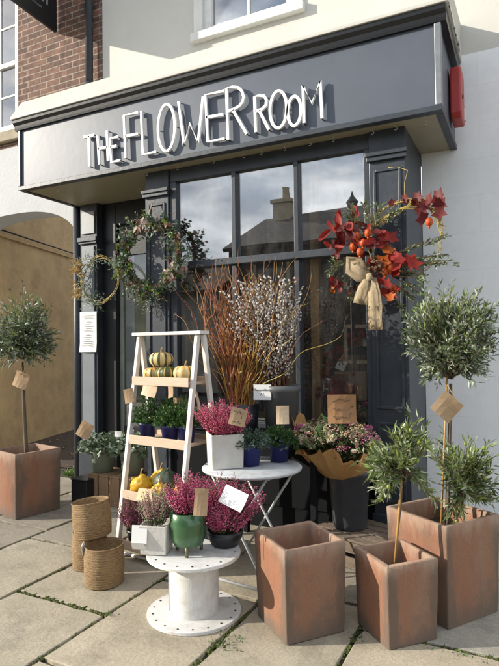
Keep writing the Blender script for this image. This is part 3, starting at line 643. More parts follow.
pA = planter('terracotta_planter', 'empty terracotta planter standing right of the white cable spool', (-1.155, -2.095, .006), math.radians(50), .375, .385, .485)
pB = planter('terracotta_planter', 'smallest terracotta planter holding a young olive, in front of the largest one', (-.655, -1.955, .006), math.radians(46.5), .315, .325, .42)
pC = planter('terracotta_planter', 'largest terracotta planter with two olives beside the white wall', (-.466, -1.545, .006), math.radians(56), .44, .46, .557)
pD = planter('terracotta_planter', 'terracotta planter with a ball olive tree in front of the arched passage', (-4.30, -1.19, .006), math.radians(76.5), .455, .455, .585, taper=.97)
soil(pB, .26, .26, .30); soil(pC, .38, .40, .44); soil(pD, .40, .40, .49)

# ------------------------------------------------------------------ olive trees
def olive_crown(tw, lf, c, R, ntw, per, L=.045, W=.011, root=None, fruit=None, up=.25, wild=.12, loose=False):
    c = V3(c); root = V3(root) if root else c-V3((0, 0, R[2]*.9))
    hubs = [rdir(-.75) for _ in range(max(14, ntw//7))]
    for i in range(ntw):
        d = (hubs[i % len(hubs)] + rdir()*.32).normalized(); k = U(.58, 1.0) + (U(.05, .28) if rnd.random() < wild and d.z > -.2 else 0)
        if loose: k = U(.45, 1.0) + max(0, rnd.gauss(0, .22))
        e = c + V3((d.x*R[0], d.y*R[1], d.z*R[2]))*k
        s_ = root.lerp(c, U(.1, .9)) + V3((U(-.02, .02), U(-.02, .02), 0))
        mid = s_.lerp(e, .5) + V3((U(-.03, .03), U(-.03, .03), U(0, .05)))
        pts = [s_, mid, e]; 
        bp_ = [s_*(1-t)**2 + mid*2*t*(1-t) + e*t*t for t in (0, .25, .5, .75, 1)]
        tw.tube(bp_, [.004, .0032, .0025, .002, .001], 4, caps=False)
        tip = rnd.random() < .2
        mi0 = 3 if (d.z > .55 and rnd.random() < .4) else None
        for q in range(per):
            t = .3 + .7*(q+rnd.random())/per; p = s_*(1-t)**2 + mid*2*t*(1-t) + e*t*t
            tg = (e-mid).normalized(); sd = rdir(); sd = (sd - tg*sd.dot(tg)).normalized()
            ld = (tg*U(.5, 1.1) + sd*U(.5, 1.) + V3((0, 0, up*U(0, 1)))).normalized()
            r = rnd.random(); mi = mi0 if mi0 is not None and rnd.random() < .7 else (0 if r < .28 else 1 if r < .64 else 2 if r < .92 else 3)
            lf.leaf(p, ld, rdir(), L*U(.65, 1.2), W*U(.8, 1.25), mi, U(-.05, .2))
            if fruit is not None and rnd.random() < .07 and len(fruit.V) < 85:
                f_ = MB(); f_.ball(p + V3((U(-.012, .012), U(-.012, .012), -.012)), .0098, 0, 8, 6, (1, 1, 1.3)); fruit.V.append(f_)
def kraft_tag(name, label, p, rz, w, h, rx=0., ry=0., M=None, tie=None, cat='tag', marks=0, group=None):
    t = thing(name, label, cat, p, rz, group)
    R = Matrix.Rotation(ry, 3, 'Y') @ Matrix.Rotation(rx, 3, 'X')
    b = MB(); n = 4; vs = []
    for off in (-.0012, .0012):
        for i in range(n+1):
            for j in range(n+1):
                x = (i/n-.5)*w; z = (j/n-.5)*h; vs.append(R @ V3((x, off + .05*w*(x/w+.15)**2*4 - .09*h*(z/h-.2)**2*2 + .02*w*math.sin(x/w*5+z/h*4), z)))
    m_ = (n+1)**2; fs = []
    for i in range(n):
        for j in range(n):
            a = i*(n+1)+j; fs.append((a, a+n+1, a+n+2, a+1)); fs.append((m_+a, m_+a+1, m_+a+n+2, m_+a+n+1))
    edge = [i*(n+1) for i in range(n+1)] + [n*(n+1)+j for j in range(1, n+1)] + [i*(n+1)+n for i in range(n-1, -1, -1)] + [j for j in range(n-1, 0, -1)]
    for k in range(len(edge)):
        a, c_ = edge[k], edge[(k+1) % len(edge)]; fs.append((c_, a, m_+a, m_+c_))
    b.add(vs, fs); b.build('card', M or m_kraft, t)
    if marks:
        for r in range(marks):
            b = MB()
            z = h*(.3-.6*r/max(1, marks-1)) if marks > 1 else 0
            P = []; x = -w*.32
            while x < w*.3: P.append(R @ V3((x, -.003 + .05*w*(x/w+.15)**2*4 - .09*h*(z/h-.2)**2*2 + .02*w*math.sin(x/w*5+z/h*4), z+U(-.012, .012)))); x += .009
            b.tube(P, .0013, 4, caps=False); b.build('handwriting', m_ink, t)
    if tie:
        b = MB(); q = V3(tie)-V3(p); q.rotate(Matrix.Rotation(-rz, 3, 'Z')); top = R @ V3((0, 0, h*.45))
        b.tube([top+V3((0, .002, 0)), top.lerp(q, .5)+V3((.004, 0, .0)), q], .0024, 5); b.build('tie', m_straw if cat == 'tag' else m_black, t)
    return t
def tree(label, base, soilz, top, crownc, R, ntw, per, rt=.014, bend=.0, fruit=False, L=.045, W=.011, stake=None, wild=.12, extra=None):
    lo_ = fruit
    t = thing('olive_tree', label, 'tree', base, 0, 'olive trees')
    b = MB(); B = V3(base); s0 = V3((0, 0, 0)); e0 = V3(top)-B
    pts = [s0.lerp(e0, k/8) + V3((bend*math.sin(k*1.3), bend*.6*math.cos(k*1.7), 0)) for k in range(9)]
    b.tube(pts, [rt*(1-.35*k/8) for k in range(9)], 8); b.build('trunk', m_bark, t)
    tw, lf = MB(), MB(); fr_ = MB() if fruit else None
    if fruit: fr_.V = []
    olive_crown(tw, lf, V3(crownc)-B, R, ntw, per, L, W, e0, fr_, wild=wild, loose=lo_)
    if extra:
        for (cc, RR, nn_, pp) in extra: olive_crown(tw, lf, V3(cc)-B, RR, nn_, pp, L, W, e0.lerp(V3(cc)-B, .5), fr_, wild=wild)
    tw.build('twigs', m_bark, t); lf.build('crown', m_olive2 if fruit else m_olive, t)
    if fruit and fr_.V: [f_.build('olive', m_olivefruit, t) for f_ in fr_.V]
    if stake:
        b = MB(); q0, q1 = V3(stake[0])-B, V3(stake[1])-B; b.tube([q0, q0.lerp(q1, .5), q1], .006, 8); b.build('stake', m_bamboo, t)
    return t
cD = at_d(20, 334, 5.33)
tree('ball shaped olive tree on a bare stem before the ochre passage wall', (-4.30, -1.19, .49), .49, (cD.x+.03, cD.y, 1.42), cD, (.36, .36, .42), 330, 18, .02, .004, wild=.25, L=.054, W=.014)
cC = at_d(450, 342, 3.40)
tree('tall olive tree with a round crown against the white wall', (-.44, -1.53, .44), .44, (cC.x, cC.y, 1.30), cC, (.29, .29, .34), 350, 18, .015, .002, fruit=False, L=.05, W=.0125, stake=((-.47, -1.55, .44), (cC.x-.02, cC.y-.01, 1.36)), wild=.3,
     extra=[((cC.x+.12, cC.y, cC.z+.12), (.18, .2, .2), 40, 14)])
c2 = at_d(461, 483, 3.25)
tree('low spreading olive with green fruit in the right half of the largest planter', (-.40, -1.50, .44), .44, (c2.x, c2.y, c2.z-.1), c2, (.20, .22, .29), 115, 14, .008, .003, fruit=True, L=.062, W=.0115, wild=.4)
c3 = at_d(402, 462, 3.02)
sk = at_z(401, 568, .30)
tree('young olive with green fruit tied to a cane in the smallest planter', (-.66, -1.96, .30), .30, (c3.x, c3.y, c3.z-.12), c3, (.21, .21, .27), 120, 14, .007, .002, fruit=True, L=.062, W=.0115, stake=((-.66, -1.972, .30), (c3.x+.01, c3.y, c3.z+.05)), wild=.4)
pt = at_d(21, 380, 5.25)
kraft_tag('kraft_tag', 'kraft paper tag tied to the stem of the ball olive tree by the passage', pt, math.radians(10), .15, .15, ry=math.radians(20), tie=(pt.x+.02, pt.y+.03, pt.z+.12))
pt = at_d(447, 407, 3.28)
kraft_tag('kraft_tag', 'diamond hung kraft tag on the stem of the tall olive tree', pt, math.radians(20), .14, .14, ry=math.radians(42), tie=(pt.x, pt.y+.03, pt.z+.13))

# ------------------------------------------------------------------ baskets
def basket(label, loc, rx, ry, h, tilt=(0, 0), tagp=False, flare=.97):
    t = thing('woven_basket', label, 'basket', loc, 0, 'woven seagrass baskets'); t.rotation_euler = (tilt[0], tilt[1], math.radians(20))
    b = MB(); prof = [(.001, .012), (.9, .012), (.93, .0)]; rows = 15
    for k in range(rows):
        z = h*(k+.5)/rows; r = .95+.05*math.sin(PI*min(1, k/rows*1.1))
        for a in (-.45, -.2, .2, .45): prof.append((r+.018*math.cos(a*PI), z+h/rows*a))
    prof += [(.985, h+.006), (.95, h+.01), (.925, h-.005), (.92, .03), (.001, .025)]
    b.lathe([(r*rx, z) for r, z in prof], n=56, rf=lambda q, i: (1/math.sqrt(math.cos(q)**2+(math.sin(q)*rx/ry)**2))*(1+.012*math.sin(q*28+(i//4 % 2)*PI)*(1 if 3 < i < len(prof)-6 else 0)))
    b.build('body', m_basket, t)
    if tagp:
        b = MB(); b.box((-rx*1.0, -ry*.22, h*.86), (.004, .05, .12), rx=.45); b.build('price_tag', m_card, t)
    return t
bf = at_z(104.5, 582.5); bb = at_z(90, 566); bf.z = bb.z = .005
basket('lower front seagrass basket on the paving, right under the stacked one', bf, .127, .137, .24, tagp=True)
basket('lower rear seagrass basket half hidden behind the front one', bb, .12, .125, .235)
tb = (bf+bb)/2 + V3((-.03, .0, 0))
basket('seagrass basket balanced on top of the two others', (tb.x, tb.y, .262), .128, .135, .225, tilt=(math.radians(-2), math.radians(-6)))

# ------------------------------------------------------------------ cable spool
sp = thing('cable_spool', 'white wooden cable spool used as a low plant stand', 'spool', (-1.753, -2.241, .004))
def disc(z0, r, th=.02):
    b = MB(); b.lathe([(.001, z0), (r-.003, z0), (r, z0+.003), (r, z0+th-.003), (r-.003, z0+th), (.001, z0+th)], n=64, sm=False)
    for k in range(18):
        q = 2*PI*k/18; b.tube([(r*.88*math.cos(q), r*.88*math.sin(q), z0+th-.002), (r*.88*math.cos(q), r*.88*math.sin(q), z0+th+.002)], .006, 8, mi=1)
    return b
disc(0, .272).build('flange', [m_spool, m_black], sp); disc(.335, .272).build('flange', [m_spool, m_black], sp)
b = MB(); b.lathe([(.142, .0202), (.142, .3348)], n=48); b.tube([(-.1225, -.077, .02), (-.1225, -.077, .334)], .004, 4, mi=1)
b.build('drum', [m_spool, m_metal], sp)
SPZ = .361

# ------------------------------------------------------------------ plants in pots
def heather(mb, c, R, H, n, lean=(0, 0), fl=32, sz=.0075, fan=1.0):
    """slot 0-2 flowers, 3 stem"""
    c = V3(c)
    for i in range(n):
        a = U(0, 2*PI); r = math.sqrt(rnd.random()); hh = H*U(.66, 1.16)*(1-.28*r*r)
        b = c + V3((math.cos(a)*r*R*.35, math.sin(a)*r*R*.35, 0))
        e = c + V3((math.cos(a)*r*R*fan+lean[0]*hh, math.sin(a)*r*R*fan+lean[1]*hh, hh))
        mid = b.lerp(e, .5) + V3((U(-.01, .01), U(-.01, .01), .02))
        q = lambda t: b*(1-t)**2 + mid*2*t*(1-t) + e*t*t
        mb.tube([q(0), q(.5), q(1)], [.002, .0016, .001], 3, 3, caps=False)
        d = (e-b).normalized(); mi = rnd.choice([0, 0, 1, 1, 2])
        for k in range(fl):
            t = .22 + .78*(k+rnd.random())/fl; s = sz*.78*(1.2-.9*max(0, t-.45))
            o = rdir(); p = q(t) + o*.0035
            mb.octa(p, (o + d*.8), s*1.9, s*.5, mi if rnd.random() < .75 else rnd.randrange(3))
        for k in range(5):
            t = U(.02, .35); o = rdir(); mb.leaf(q(t), o+d, rdir(), .016, .004, 3)
def herb(mb, c, R, H, n, L=.022, W=.006, per=16, round_=False, flat=.35):
    c = V3(c)
    for i in range(n):
        d = rdir(-.15); e = c + V3((d.x*R, d.y*R, abs(d.z)*H*U(.75, 1.05)+H*.1)); b = c+V3((d.x*R*.2, d.y*R*.2, 0))
        for k in range(per):
            t = .3+.7*(k+rnd.random())/per; p = b.lerp(e, t); o = rdir(); r = rnd.random()
            mi = 0 if r < .4 else 1 if r < .8 else 2
            if round_: mb.rleaf(p, (o+V3((0, 0, .2))).normalized(), (V3((0, 0, 1))+rdir()*.8).normalized(), L*U(.6, 1.2), W*U(.7, 1.2), mi)
            else: mb.leaf(p, (o*.8+(e-b).normalized()), rdir(), L*U(.6, 1.2), W, mi)
def round_pot(name, M, parent, r0, r1, h, lip=.012, rimh=.02):
    b = MB(); b.lathe([(.001, 0), (r0, 0), (r1-.004, h-rimh), (r1-.004+lip*.5, h-rimh+.002), (r1+lip*.3, h), (r1-.006, h), (r1-.01, h-.03), (.001, h-.03)], n=32)
    return b.build(name, M, parent)
def square_pot(parent, s, h, M, rz=0, taper=.9):
    b = MB(); hs_ = s/2; v = []
    for k, z in ((taper, 0), (1, h), (.88, h), (.85, h-.03)):
        for x, y in ((-1, -1), (1, -1), (1, 1), (-1, 1)): v.append((x*hs_*k, y*hs_*k, z))
    f = [(3, 2, 1, 0)] + [(i*4+j, i*4+(j+1) % 4, (i+1)*4+(j+1) % 4, (i+1)*4+j) for i in range(3) for j in range(4)] + [(12, 13, 14, 15)]
    b.add(v, f); o = b.build('pot', M, parent, bevel=.008); o.rotation_euler.z = rz; return o

# --- on the spool
G_H = 'potted heathers'
p0 = at_z(157, 551, SPZ)
t = thing('potted_heather', 'blush and cream heather in a pale square concrete pot on the spool', 'potted plant', p0+V3((0, 0, .002)), 0, G_H)
square_pot(t, .165, .165, m_conc, math.radians(18)); b = MB(); heather(b, (0, 0, .15), .12, .22, 70, (.02, 0)); b.build('flowers', m_hwht+[m_stem], t)
b = MB(); b.box((-.045, -.105, .12), (.09, .002, .10), rz=math.radians(18), rx=-.15); b.box((-.052, -.109, .055), (.075, .002, .05), rz=math.radians(18), rx=.5); b.build('price_label', m_card, t)
p0 = at_z(188.5, 552, SPZ)
t = thing('potted_heather', 'crimson heather in a green glazed footed pot at the front of the spool', 'potted plant', p0+V3((0, 0, .002)), 0, G_H)
b = MB(); b.lathe([(.001, .035), (.06, .037), (.085, .05), (.10, .085), (.104, .15), (.105, .235), (.099, .238), (.096, .205), (.001, .20)], n=40); b.build('pot', m_gglaze, t)
for k in range(3):
    q = 2*PI*k/3 - PI/2 + .45; b = MB(); x, y = math.cos(q), math.sin(q)
    b.tube([(x*.078, y*.078, .055), (x*.083, y*.083, .02), (x*.08, y*.08, 0)], [.012, .009, .011], 8); b.build('foot', m_gfeet, t)
b = MB(); heather(b, (0, 0, .20), .155, .235, 130, (-.02, .0), sz=.0085); b.build('flowers', m_hred+[m_stem], t)
p0 = at_z(222, 545, SPZ)
t = thing('potted_heather', 'dark magenta heather in a low black bowl at the right of the spool', 'potted plant', p0+V3((0.01, 0.02, .002)), 0, G_H)
b = MB(); b.lathe([(.001, 0), (.08, 0), (.105, .05), (.11, .09), (.103, .09), (.1, .07), (.001, .07)], n=32); b.build('pot', m_plastic, t)
b = MB(); heather(b, (0.0, 0, .07), .23, .27, 170, (.22, .05), sz=.0085); b.build('flowers', m_hred+[m_stem], t)
p0 = at_z(204, 537, SPZ)
t = thing('potted_heather', 'wine coloured heather at the back of the spool, behind the green pot', 'potted plant', p0+V3((0.03, 0.03, .002)), 0, G_H)
round_pot('pot', m_plastic, t, .06, .07, .12); b = MB(); heather(b, (0, 0, .1), .19, .27, 100, (.30, .1), sz=.0085); b.build('flowers', [m_hred[2], m_hred[0], m_hpurp[1]]+[m_stem], t)
pc = at_d(233, 498, 3.12)
kraft_tag('price_card', 'white price card leaning among the heathers on the spool', pc, math.radians(-8), .155, .105, rx=math.radians(-28), ry=math.radians(14), M=m_card, tie=(pc.x-.03, pc.y+.04, pc.z-.15), cat='card')
pc = at_d(201, 502, 3.05)
kraft_tag('price_card', 'upright kraft price card stuck in the crimson heather', pc, math.radians(25), .075, .145, rx=math.radians(-4), ry=math.radians(4), tie=(pc.x, pc.y+.02, pc.z-.2), cat='card', marks=0)

# --- ladder shelf
LA = thing('ladder_shelf', 'white A-frame ladder shelf with four plant shelves', 'shelf', (-2.407, -1.526, .004), math.radians(-8))
WL, SL, HL = .61, .27, 1.63
for sx in (-1, 1):
    for sy_ in (-1, 1):
        b = MB(); p, q = V3((sx*(WL/2+.012*sy_), sy_*SL, 0)), V3((sx*(WL/2+.012*sy_), sy_*.018, HL))
        dv = Matrix.Rotation(math.atan2(SL-.018, HL)*(1 if sy_ > 0 else -1), 3, 'X')
        b.box((p+q)/2, (.03, .036, (q-p).length), rx=math.atan2(SL-.018, HL)*(1 if sy_ > 0 else -1)); b.build('leg', m_ladder, LA, bevel=.003)
b = MB(); b.bx(-.345, .345, -.055, .055, HL+.002, HL+.026); b.build('top_bar', m_ladder, LA, bevel=.003)
SHZ = [1.285, .845, .445, .10]
for z in SHZ:
    dd = max(.115, SL*(1-z/HL)+.025); b = MB()
    b.bx(-WL/2+.03, WL/2-.03, -dd+.014, dd-.014, z-.018, z); b.bx(-WL/2+.022, WL/2-.022, -dd, -dd+.0135, z-.03, z+.036); b.bx(-WL/2+.022, WL/2-.022, dd-.0135, dd, z-.03, z+.036)
    b.build('shelf', m_wood, LA, bevel=.002)
def onL(x, y, z):
    v = Matrix.Rotation(math.radians(-8), 3, 'Z') @ V3((x, y, 0)); return V3((-2.407+v.x, -1.526+v.y, .004+z+.002))
def pumpkin(label, p, r, h, mats, pat, rz=0):
    t = thing('pumpkin', label, 'pumpkin', p, rz, 'striped squashes')
    b = MB(); prof = []
    for k in range(15):
        a = PI*k/14; rr = math.sin(a)**.8; prof.append((max(.001, rr*r), h/2 - math.cos(a)*h/2*(1 - .22*(1-min(1, rr*1.3)))))
    b.lathe(prof, n=60, rf=lambda q, i: 1+.055*abs(math.cos(q*5))-.04, mf=pat); b.build('flesh', mats, t)
    b = MB(); b.tube([(0, 0, h*.86), (.004, 0, h+.012), (.012, .004, h+.025)], [.009, .006, .007], 7); b.build('stalk', m_straw, t)
stripe = lambda a, b_: (lambda j: 1 if (j % 6) in (0,) else (2 if (j % 12) in (3, 4) else 0))
PM = [m_pumpY, m_pumpG, m_pumpC]
pumpkin('small striped squash at the left end of the top shelf', onL(-.165, -.0, SHZ[0]), .078, .105, PM, lambda j: 1 if j % 6 == 0 else (2 if j % 6 in (2, 3) else 0))
pumpkin('dark green striped squash under the stacked one', onL(-.012, -.015, SHZ[0]), .085, .115, [m_pumpG, m_pumpY, m_pumpC], lambda j: 1 if j % 6 == 0 else 0)
pumpkin('cream and orange striped squash at the right end of the top shelf', onL(.165, -.01, SHZ[0]), .088, .125, PM, lambda j: 1 if j % 6 == 0 and j % 12 else (2 if j % 6 in (2, 3, 4) else 0))
pumpkin('cream and green striped squash stacked on top of two others', onL(-.085, .0, SHZ[0]+.100), .092, .125, [m_pumpC, m_pumpG, m_pumpY], lambda j: 1 if j % 6 in (0, 1) else (2 if j % 6 == 3 else 0))
# blue pots on the second shelf
for lab, x, y, rr, hh, ms_ in (('bushy green herb in a blue pot at the left end of the second shelf', -.195, -.04, .115, .22, m_conif), ('trailing green herb in a blue pot, second from left on its shelf', -.055, .05, .10, .20, m_conif), ('low green plant in a blue pot hanging over the second shelf front',   .045, -.05, .115, .17, [m_conif[0], m_conif[1], m_leaf[2]]), ('bright green herb in a blue pot at the right end of the second shelf', .18, -.02, .115, .21, m_conif)):
    t = thing('potted_herb', lab, 'potted plant', onL(x, y, SHZ[1]), 0, 'green herbs in blue pots')
    round_pot('pot', m_blue, t, .053, .070, .12); b = MB(); herb(b, (0, 0, .105), rr, hh, 120, .028, .008); b.build('foliage', ms_, t)
# gourds on the third shelf
def gourd(label, p, r, M, kind, rz=0):
    t = thing('gourd', label, 'gourd', p, rz, 'ornamental gourds'); b = MB()
    if kind == 'warty':
        ph = [rdir() for _ in range(60)]
        b.ball((0, 0, r*.78), r, 0, 40, 26, (1, 1, .82), lambda d: 1+sum(.16*max(0, 1-(d-p_).length/.24) for p_ in ph))
        b.ball((r*.15, 0, r*1.35), r*.42, 0, 20, 14, (1, 1, 1.1), lambda d: 1+sum(.16*max(0, 1-(d-p_).length/.4) for p_ in ph[:20]))
        b.build('flesh', M, t)
    else:
        b.ball((0, 0, r*.9), r, 0, 28, 16, (1, 1, .92), lambda d: 1+.03*math.cos(math.atan2(d.y, d.x)*8)); b.build('flesh', M, t)
    b = MB(); z = r*(1.95 if kind == 'warty' else 1.7); b.tube([(0, 0, z-.02), (.008, 0, z+.02), (.02, 0, z+.035)], [.008, .006, .005], 7); b.build('stalk', m_straw if kind == 'warty' else m_stem, t)
gourd('warty yellow gourd at the front left of the third shelf', onL(-.19, -.12, SHZ[2]), .078, m_gourdY, 'warty')
gourd('yellow gourd behind the warty one on the third shelf', onL(-.12, .02, SHZ[2]), .088, m_gourdY, 'warty', 1.)
gourd('dark green round gourd in the middle of the third shelf', onL(-.01, -.03, SHZ[2]), .095, m_gourdG, 'round')
gourd('yellow gourd at the right end of the third shelf', onL(.19, -.06, SHZ[2]), .07, m_gourdY, 'round')
gourd('small dark gourd beside the yellow one at the right end of the shelf', onL(.10, -.12, SHZ[2]), .045, m_gourdG, 'round')
gourd('yellow gourd lying behind the kraft card on the third shelf', onL(.03, -.15, SHZ[2]), .062, m_gourdY, 'warty', 2.)
# heather on the bottom shelf
for lab, x, y, ms_, H in (('plum heather at the left end of the ladder bottom shelf', -.17, -.19, m_hpurp, .26), ('mauve heather in the middle of the ladder bottom shelf', .02, -.12, m_hpurp, .28), ('rose heather at the right end of the ladder bottom shelf', .19, -.12, m_hred, .26)):
    t = thing('potted_heather', lab, 'potted plant', onL(x, y, SHZ[3]), 0, G_H)
    round_pot('pot', m_plastic, t, .055, .07, .10); b = MB(); heather(b, (0, 0, .08), .15, H, 75, (0, -.1), sz=.008); b.build('flowers', ms_+[m_stem], t)
# kraft cards on the ladder
kraft_tag('price_card', 'large blank kraft card hung from the front of the top shelf', onL(-.10, -.115, SHZ[0]-.055), math.radians(-8), .135, .115, rx=math.radians(-10), ry=math.radians(8), cat='card', M=mat('pale_kraft', (.60, .46, .31), .8, var=.1, scale=20))
kraft_tag('price_card', 'narrow folded kraft tag hung at the right of the top shelf', onL(.115, -.115, SHZ[0]-.05), math.radians(-8), .045, .13, rx=math.radians(-8), ry=math.radians(-14), cat='card')
kraft_tag('price_card', 'small kraft card on the left leg of the ladder', onL(-.30, -.13, 1.17), math.radians(20), .075, .11, rx=math.radians(-6), ry=math.radians(-12), cat='card')
kraft_tag('price_card', 'small brown card among the herbs on the second shelf', onL(.045, .04, 1.11), math.radians(-5), .085, .09, cat='card', tie=tuple(onL(.045, .05, .93)))
kraft_tag('price_card', 'kraft card propped against the gourds on the third shelf', onL(-.03, -.235, SHZ[2]+.035), math.radians(-8), .16, .085, rx=math.radians(-25), ry=math.radians(-4), cat='card', M=mat('pale_kraft_b', (.58, .42, .24), .8, var=.1, scale=20))
kraft_tag('price_card', 'narrow wooden peg tag leaning by the right leg of the ladder', onL(.315, -.05, 1.16), math.radians(-8), .022, .15, ry=math.radians(-20), cat='card', M=m_wood)

# --- round folding table
TC = V3((-1.706, -1.56, 0)); TZ = .72
ta = thing('round_table', 'small round pale metal folding table crowded with pots', 'table', TC+V3((0, 0, .004)), math.radians(-12))
b = MB(); b.lathe([(.001, TZ-.028), (.325, TZ-.028), (.342, TZ-.022), (.345, TZ-.010), (.338, TZ-.004), (.001, TZ-.004)], n=64); b.build('tabletop', m_metal, ta)
for y in (-.16, .16):
    for s in (-1, 1):
        b = MB(); yy = y+.012*s; b.tube([(s*.24, yy, TZ-.03), (-s*.24, yy, .0)], .009, 8); b.build('leg', m_metal, ta)
for s in (-1, 1):
    b = MB(); b.tube([(s*.24, -.16, .02), (s*.24, .16, .02)], .007, 8); b.tube([(s*.24, -.17, TZ-.04), (s*.24, .17, TZ-.04)], .007, 8); b.build('crossbar', m_metal, ta)
rod = MB(); r0, r1 = at_z(124, 553, .012), at_z(262, 591, .012); rod.tube([r0, r1], .011, 8)
tag(rod.build('metal_rail', m_white), 'long thin white metal rail lying on the paving behind the spool', 'rail')
TT = TZ+.002
p0 = at_z(225, 466, TT); p0 = V3((p0.x, p0.y, TT))
t = thing('potted_heather', 'bright pink heather in a pale square pot on the round table', 'potted plant', p0, 0, G_H)
square_pot(t, .225, .23, m_conc, math.radians(40), .95); b = MB(); heather(b, (0, 0, .19), .215, .24, 200, (-.08, 0), sz=.0095); b.build('flowers', m_hpink+[m_stem], t)
p0 = at_z(250, 465, TT)
t = thing('potted_juniper', 'grey green conifer in a blue pot at the front of the round table', 'potted plant', p0, 0, 'small conifers in blue pots')
round_pot('pot', m_blue, t, .064, .085, .145); b = MB(); herb(b, (0, 0, .125), .15, .13, 150, .026, .008); b.build('foliage', m_bluegr, t)
p0 = at_z(279, 461, TT)
t = thing('potted_juniper', 'green feathery plant in a blue pot at the right of the round table', 'potted plant', p0, 0, 'small conifers in blue pots')
round_pot('pot', m_blue, t, .062, .082, .14); b = MB(); herb(b, (0, 0, .12), .13, .12, 130, .028, .008)
b.build('foliage', m_conif, t); b = MB()
for k in range(22):
    a = U(-.6, 2.2); d_ = V3((math.cos(a)*.6+.3, -.8, U(-.5, .5))); b.rleaf(V3((U(-.02, .1), -.07, .12+U(-.02, .06))), d_, V3((0, -1, .6)), .035, .03, rnd.choice([0, 1, 1]))
b.build('trailing_leaves', m_euc, t)
pc = at_d(238, 417, 3.50)
kraft_tag('price_card', 'kraft price card on a black pick above the front blue pot', pc, math.radians(28), .105, .11, rx=math.radians(-6), ry=math.radians(14), tie=(pc.x+.05, pc.y+.02, pc.z-.2), cat='card', marks=2)
pc = at_d(282.5, 415, 3.68)
kraft_tag('price_card', 'pale kraft price card on a pick above the right blue pot', pc, math.radians(25), .085, .12, rx=math.radians(-4), tie=(pc.x, pc.y+.02, pc.z-.2), cat='card', M=mat('pale_kraft_c', (.64, .49, .33), .8, var=.08, scale=20))

# --- black bench behind the table with tall buckets
bk = thing('black_bench', 'tall black bench behind the round table carrying two buckets', 'bench', (-1.74, -1.05, 0), math.radians(-6))
b = MB(); b.bx(-.42, .42, -.17, .17, .80, .83); b.build('top', m_dull, bk)
for x in (-.38, .38):
    for y in (-.14, .14): b = MB(); b.bx(x-.02, x+.02, y-.02, y+.02, 0, .799); b.build('leg', m_dull, bk)
gb = at_d(281, 385, 4.28); GZ = gb.z
t = thing('flower_bucket', 'grey plastic bucket with a white price card, full of pussy willow', 'bucket', (gb.x, gb.y, .832))
HB = GZ-.832
b = MB(); b.lathe([(.001, 0), (.115, 0), (.142, HB-.05), (.150, HB-.045), (.152, HB), (.143, HB), (.135, HB-.12), (.001, HB-.12)], n=40); b.build('pail', m_grey, t)
b = MB(); b.box((-.085, -.16, HB-.045), (.135, .003, .115), rz=math.radians(14), rx=-.05); c_ = b.build('price_card', m_card, t)
Rt = Matrix.Translation((-.085, -.1625, HB-.035)) @ Matrix.Rotation(math.radians(14), 4, 'Z') @ Matrix.Rotation(PI/2, 4, 'X')
text_mesh('handwriting', 'Pussywillow', .024, m_ink, c_, Rt, .0004)
text_mesh('price', '£6', .036, m_ink, c_, Rt @ Matrix.Translation((0, -.042, 0)), .0004)
# pussy willow
pw_ = thing('pussy_willow_bunch', 'bunch of pussy willow stems with silver catkins in the grey bucket', 'branches', (gb.x, gb.y, GZ-.1))
b = MB(); cats = MB()
for i in range(135):
    a = U(0, 2*PI); r = math.sqrt(rnd.random()); s0 = V3((math.cos(a)*r*.09, math.sin(a)*r*.07, 0)); 
    ex = U(-.38, .20); H = U(.60, .96)-abs(ex+.05)*.2; e = V3((ex, U(-.26, .04), H)); mid = s0.lerp(e, .55) + V3((-ex*.22, 0, .05))
    q = lambda t_: s0*(1-t_)**2 + mid*2*t_*(1-t_) + e*t_*t_
    b.tube([q(k/5) for k in range(6)], [.0032, .003, .0026, .0022, .0018, .001], 5, caps=False)
    for k in range(20):
        t_ = .2+.8*(k+U(.2, .8))/20; d0 = (q(min(1, t_+.05))-q(t_-.05)).normalized(); o = rdir(); o = (o-d0*o.dot(d0)).normalized()
        L = U(.016, .025); dd = (d0*.8+o*.55).normalized(); p = q(t_)+o*.003; r_ = L*.34
        cats.tube([p, p+dd*L*.25, p+dd*L*.65, p+dd*L], [r_*.45, r_, r_*.85, .001], 6, 0 if rnd.random() < .7 else 1, caps=False)
b.build('stems', m_twig, pw_); cats.build('catkins', [m_catkin, m_catkin2], pw_)
wb = at_d(238, 404, 4.25); WZ = wb.z
t = thing('flower_bucket', 'black bucket of twisted willow beside the ladder', 'bucket', (wb.x, wb.y+.06, .832)); HB = WZ-.832
b = MB(); b.lathe([(.001, 0), (.115, 0), (.14, HB), (.132, HB), (.125, HB-.06), (.001, HB-.06)], n=36); b.build('pail', m_plastic, t)
ww = thing('twisted_willow_bunch', 'tall twisted golden and red willow branches in the black bucket', 'branches', (wb.x, wb.y+.06, WZ-.08))
b = MB()
def curly(b, s0, e, wob, rad, mi, n=26, f=None):
    f = f or U(7, 13); ph = U(0, 6); ph2 = U(0, 6); P = []
    for k in range(n+1):
        t_ = k/n; p = s0.lerp(e, t_); A = wob*t_**.7
        P.append(p + V3((A*math.sin(f*t_+ph), A*math.cos(f*.9*t_+ph2), A*.4*math.sin(f*1.3*t_+ph2))))
    b.tube(P, [rad*(1-.75*k/n) for k in range(n+1)], 5, mi, caps=False); return P
for i in range(105):
    a = U(0, 2*PI); s0 = V3((math.cos(a)*.08, math.sin(a)*.06, 0)); lft = rnd.random() < .5; mi = rnd.choice([1, 1, 1, 0]) if lft else rnd.choice([0, 0, 2, 1])
    e = V3((rnd.gauss(-.22, .13) if lft else rnd.gauss(.10, .18), U(-.10, .16), U(.75, 1.22)))
    P = curly(b, s0, e, U(.018, .07), U(.0042, .0072), mi)
    for k in range(rnd.choice([0, 1, 2])):
        q0 = P[rnd.randrange(10, 22)]; curly(b, q0, q0+V3((U(-.2, .2), U(-.1, .05), U(.12, .35))), U(.01, .03), .0028, mi, 14)
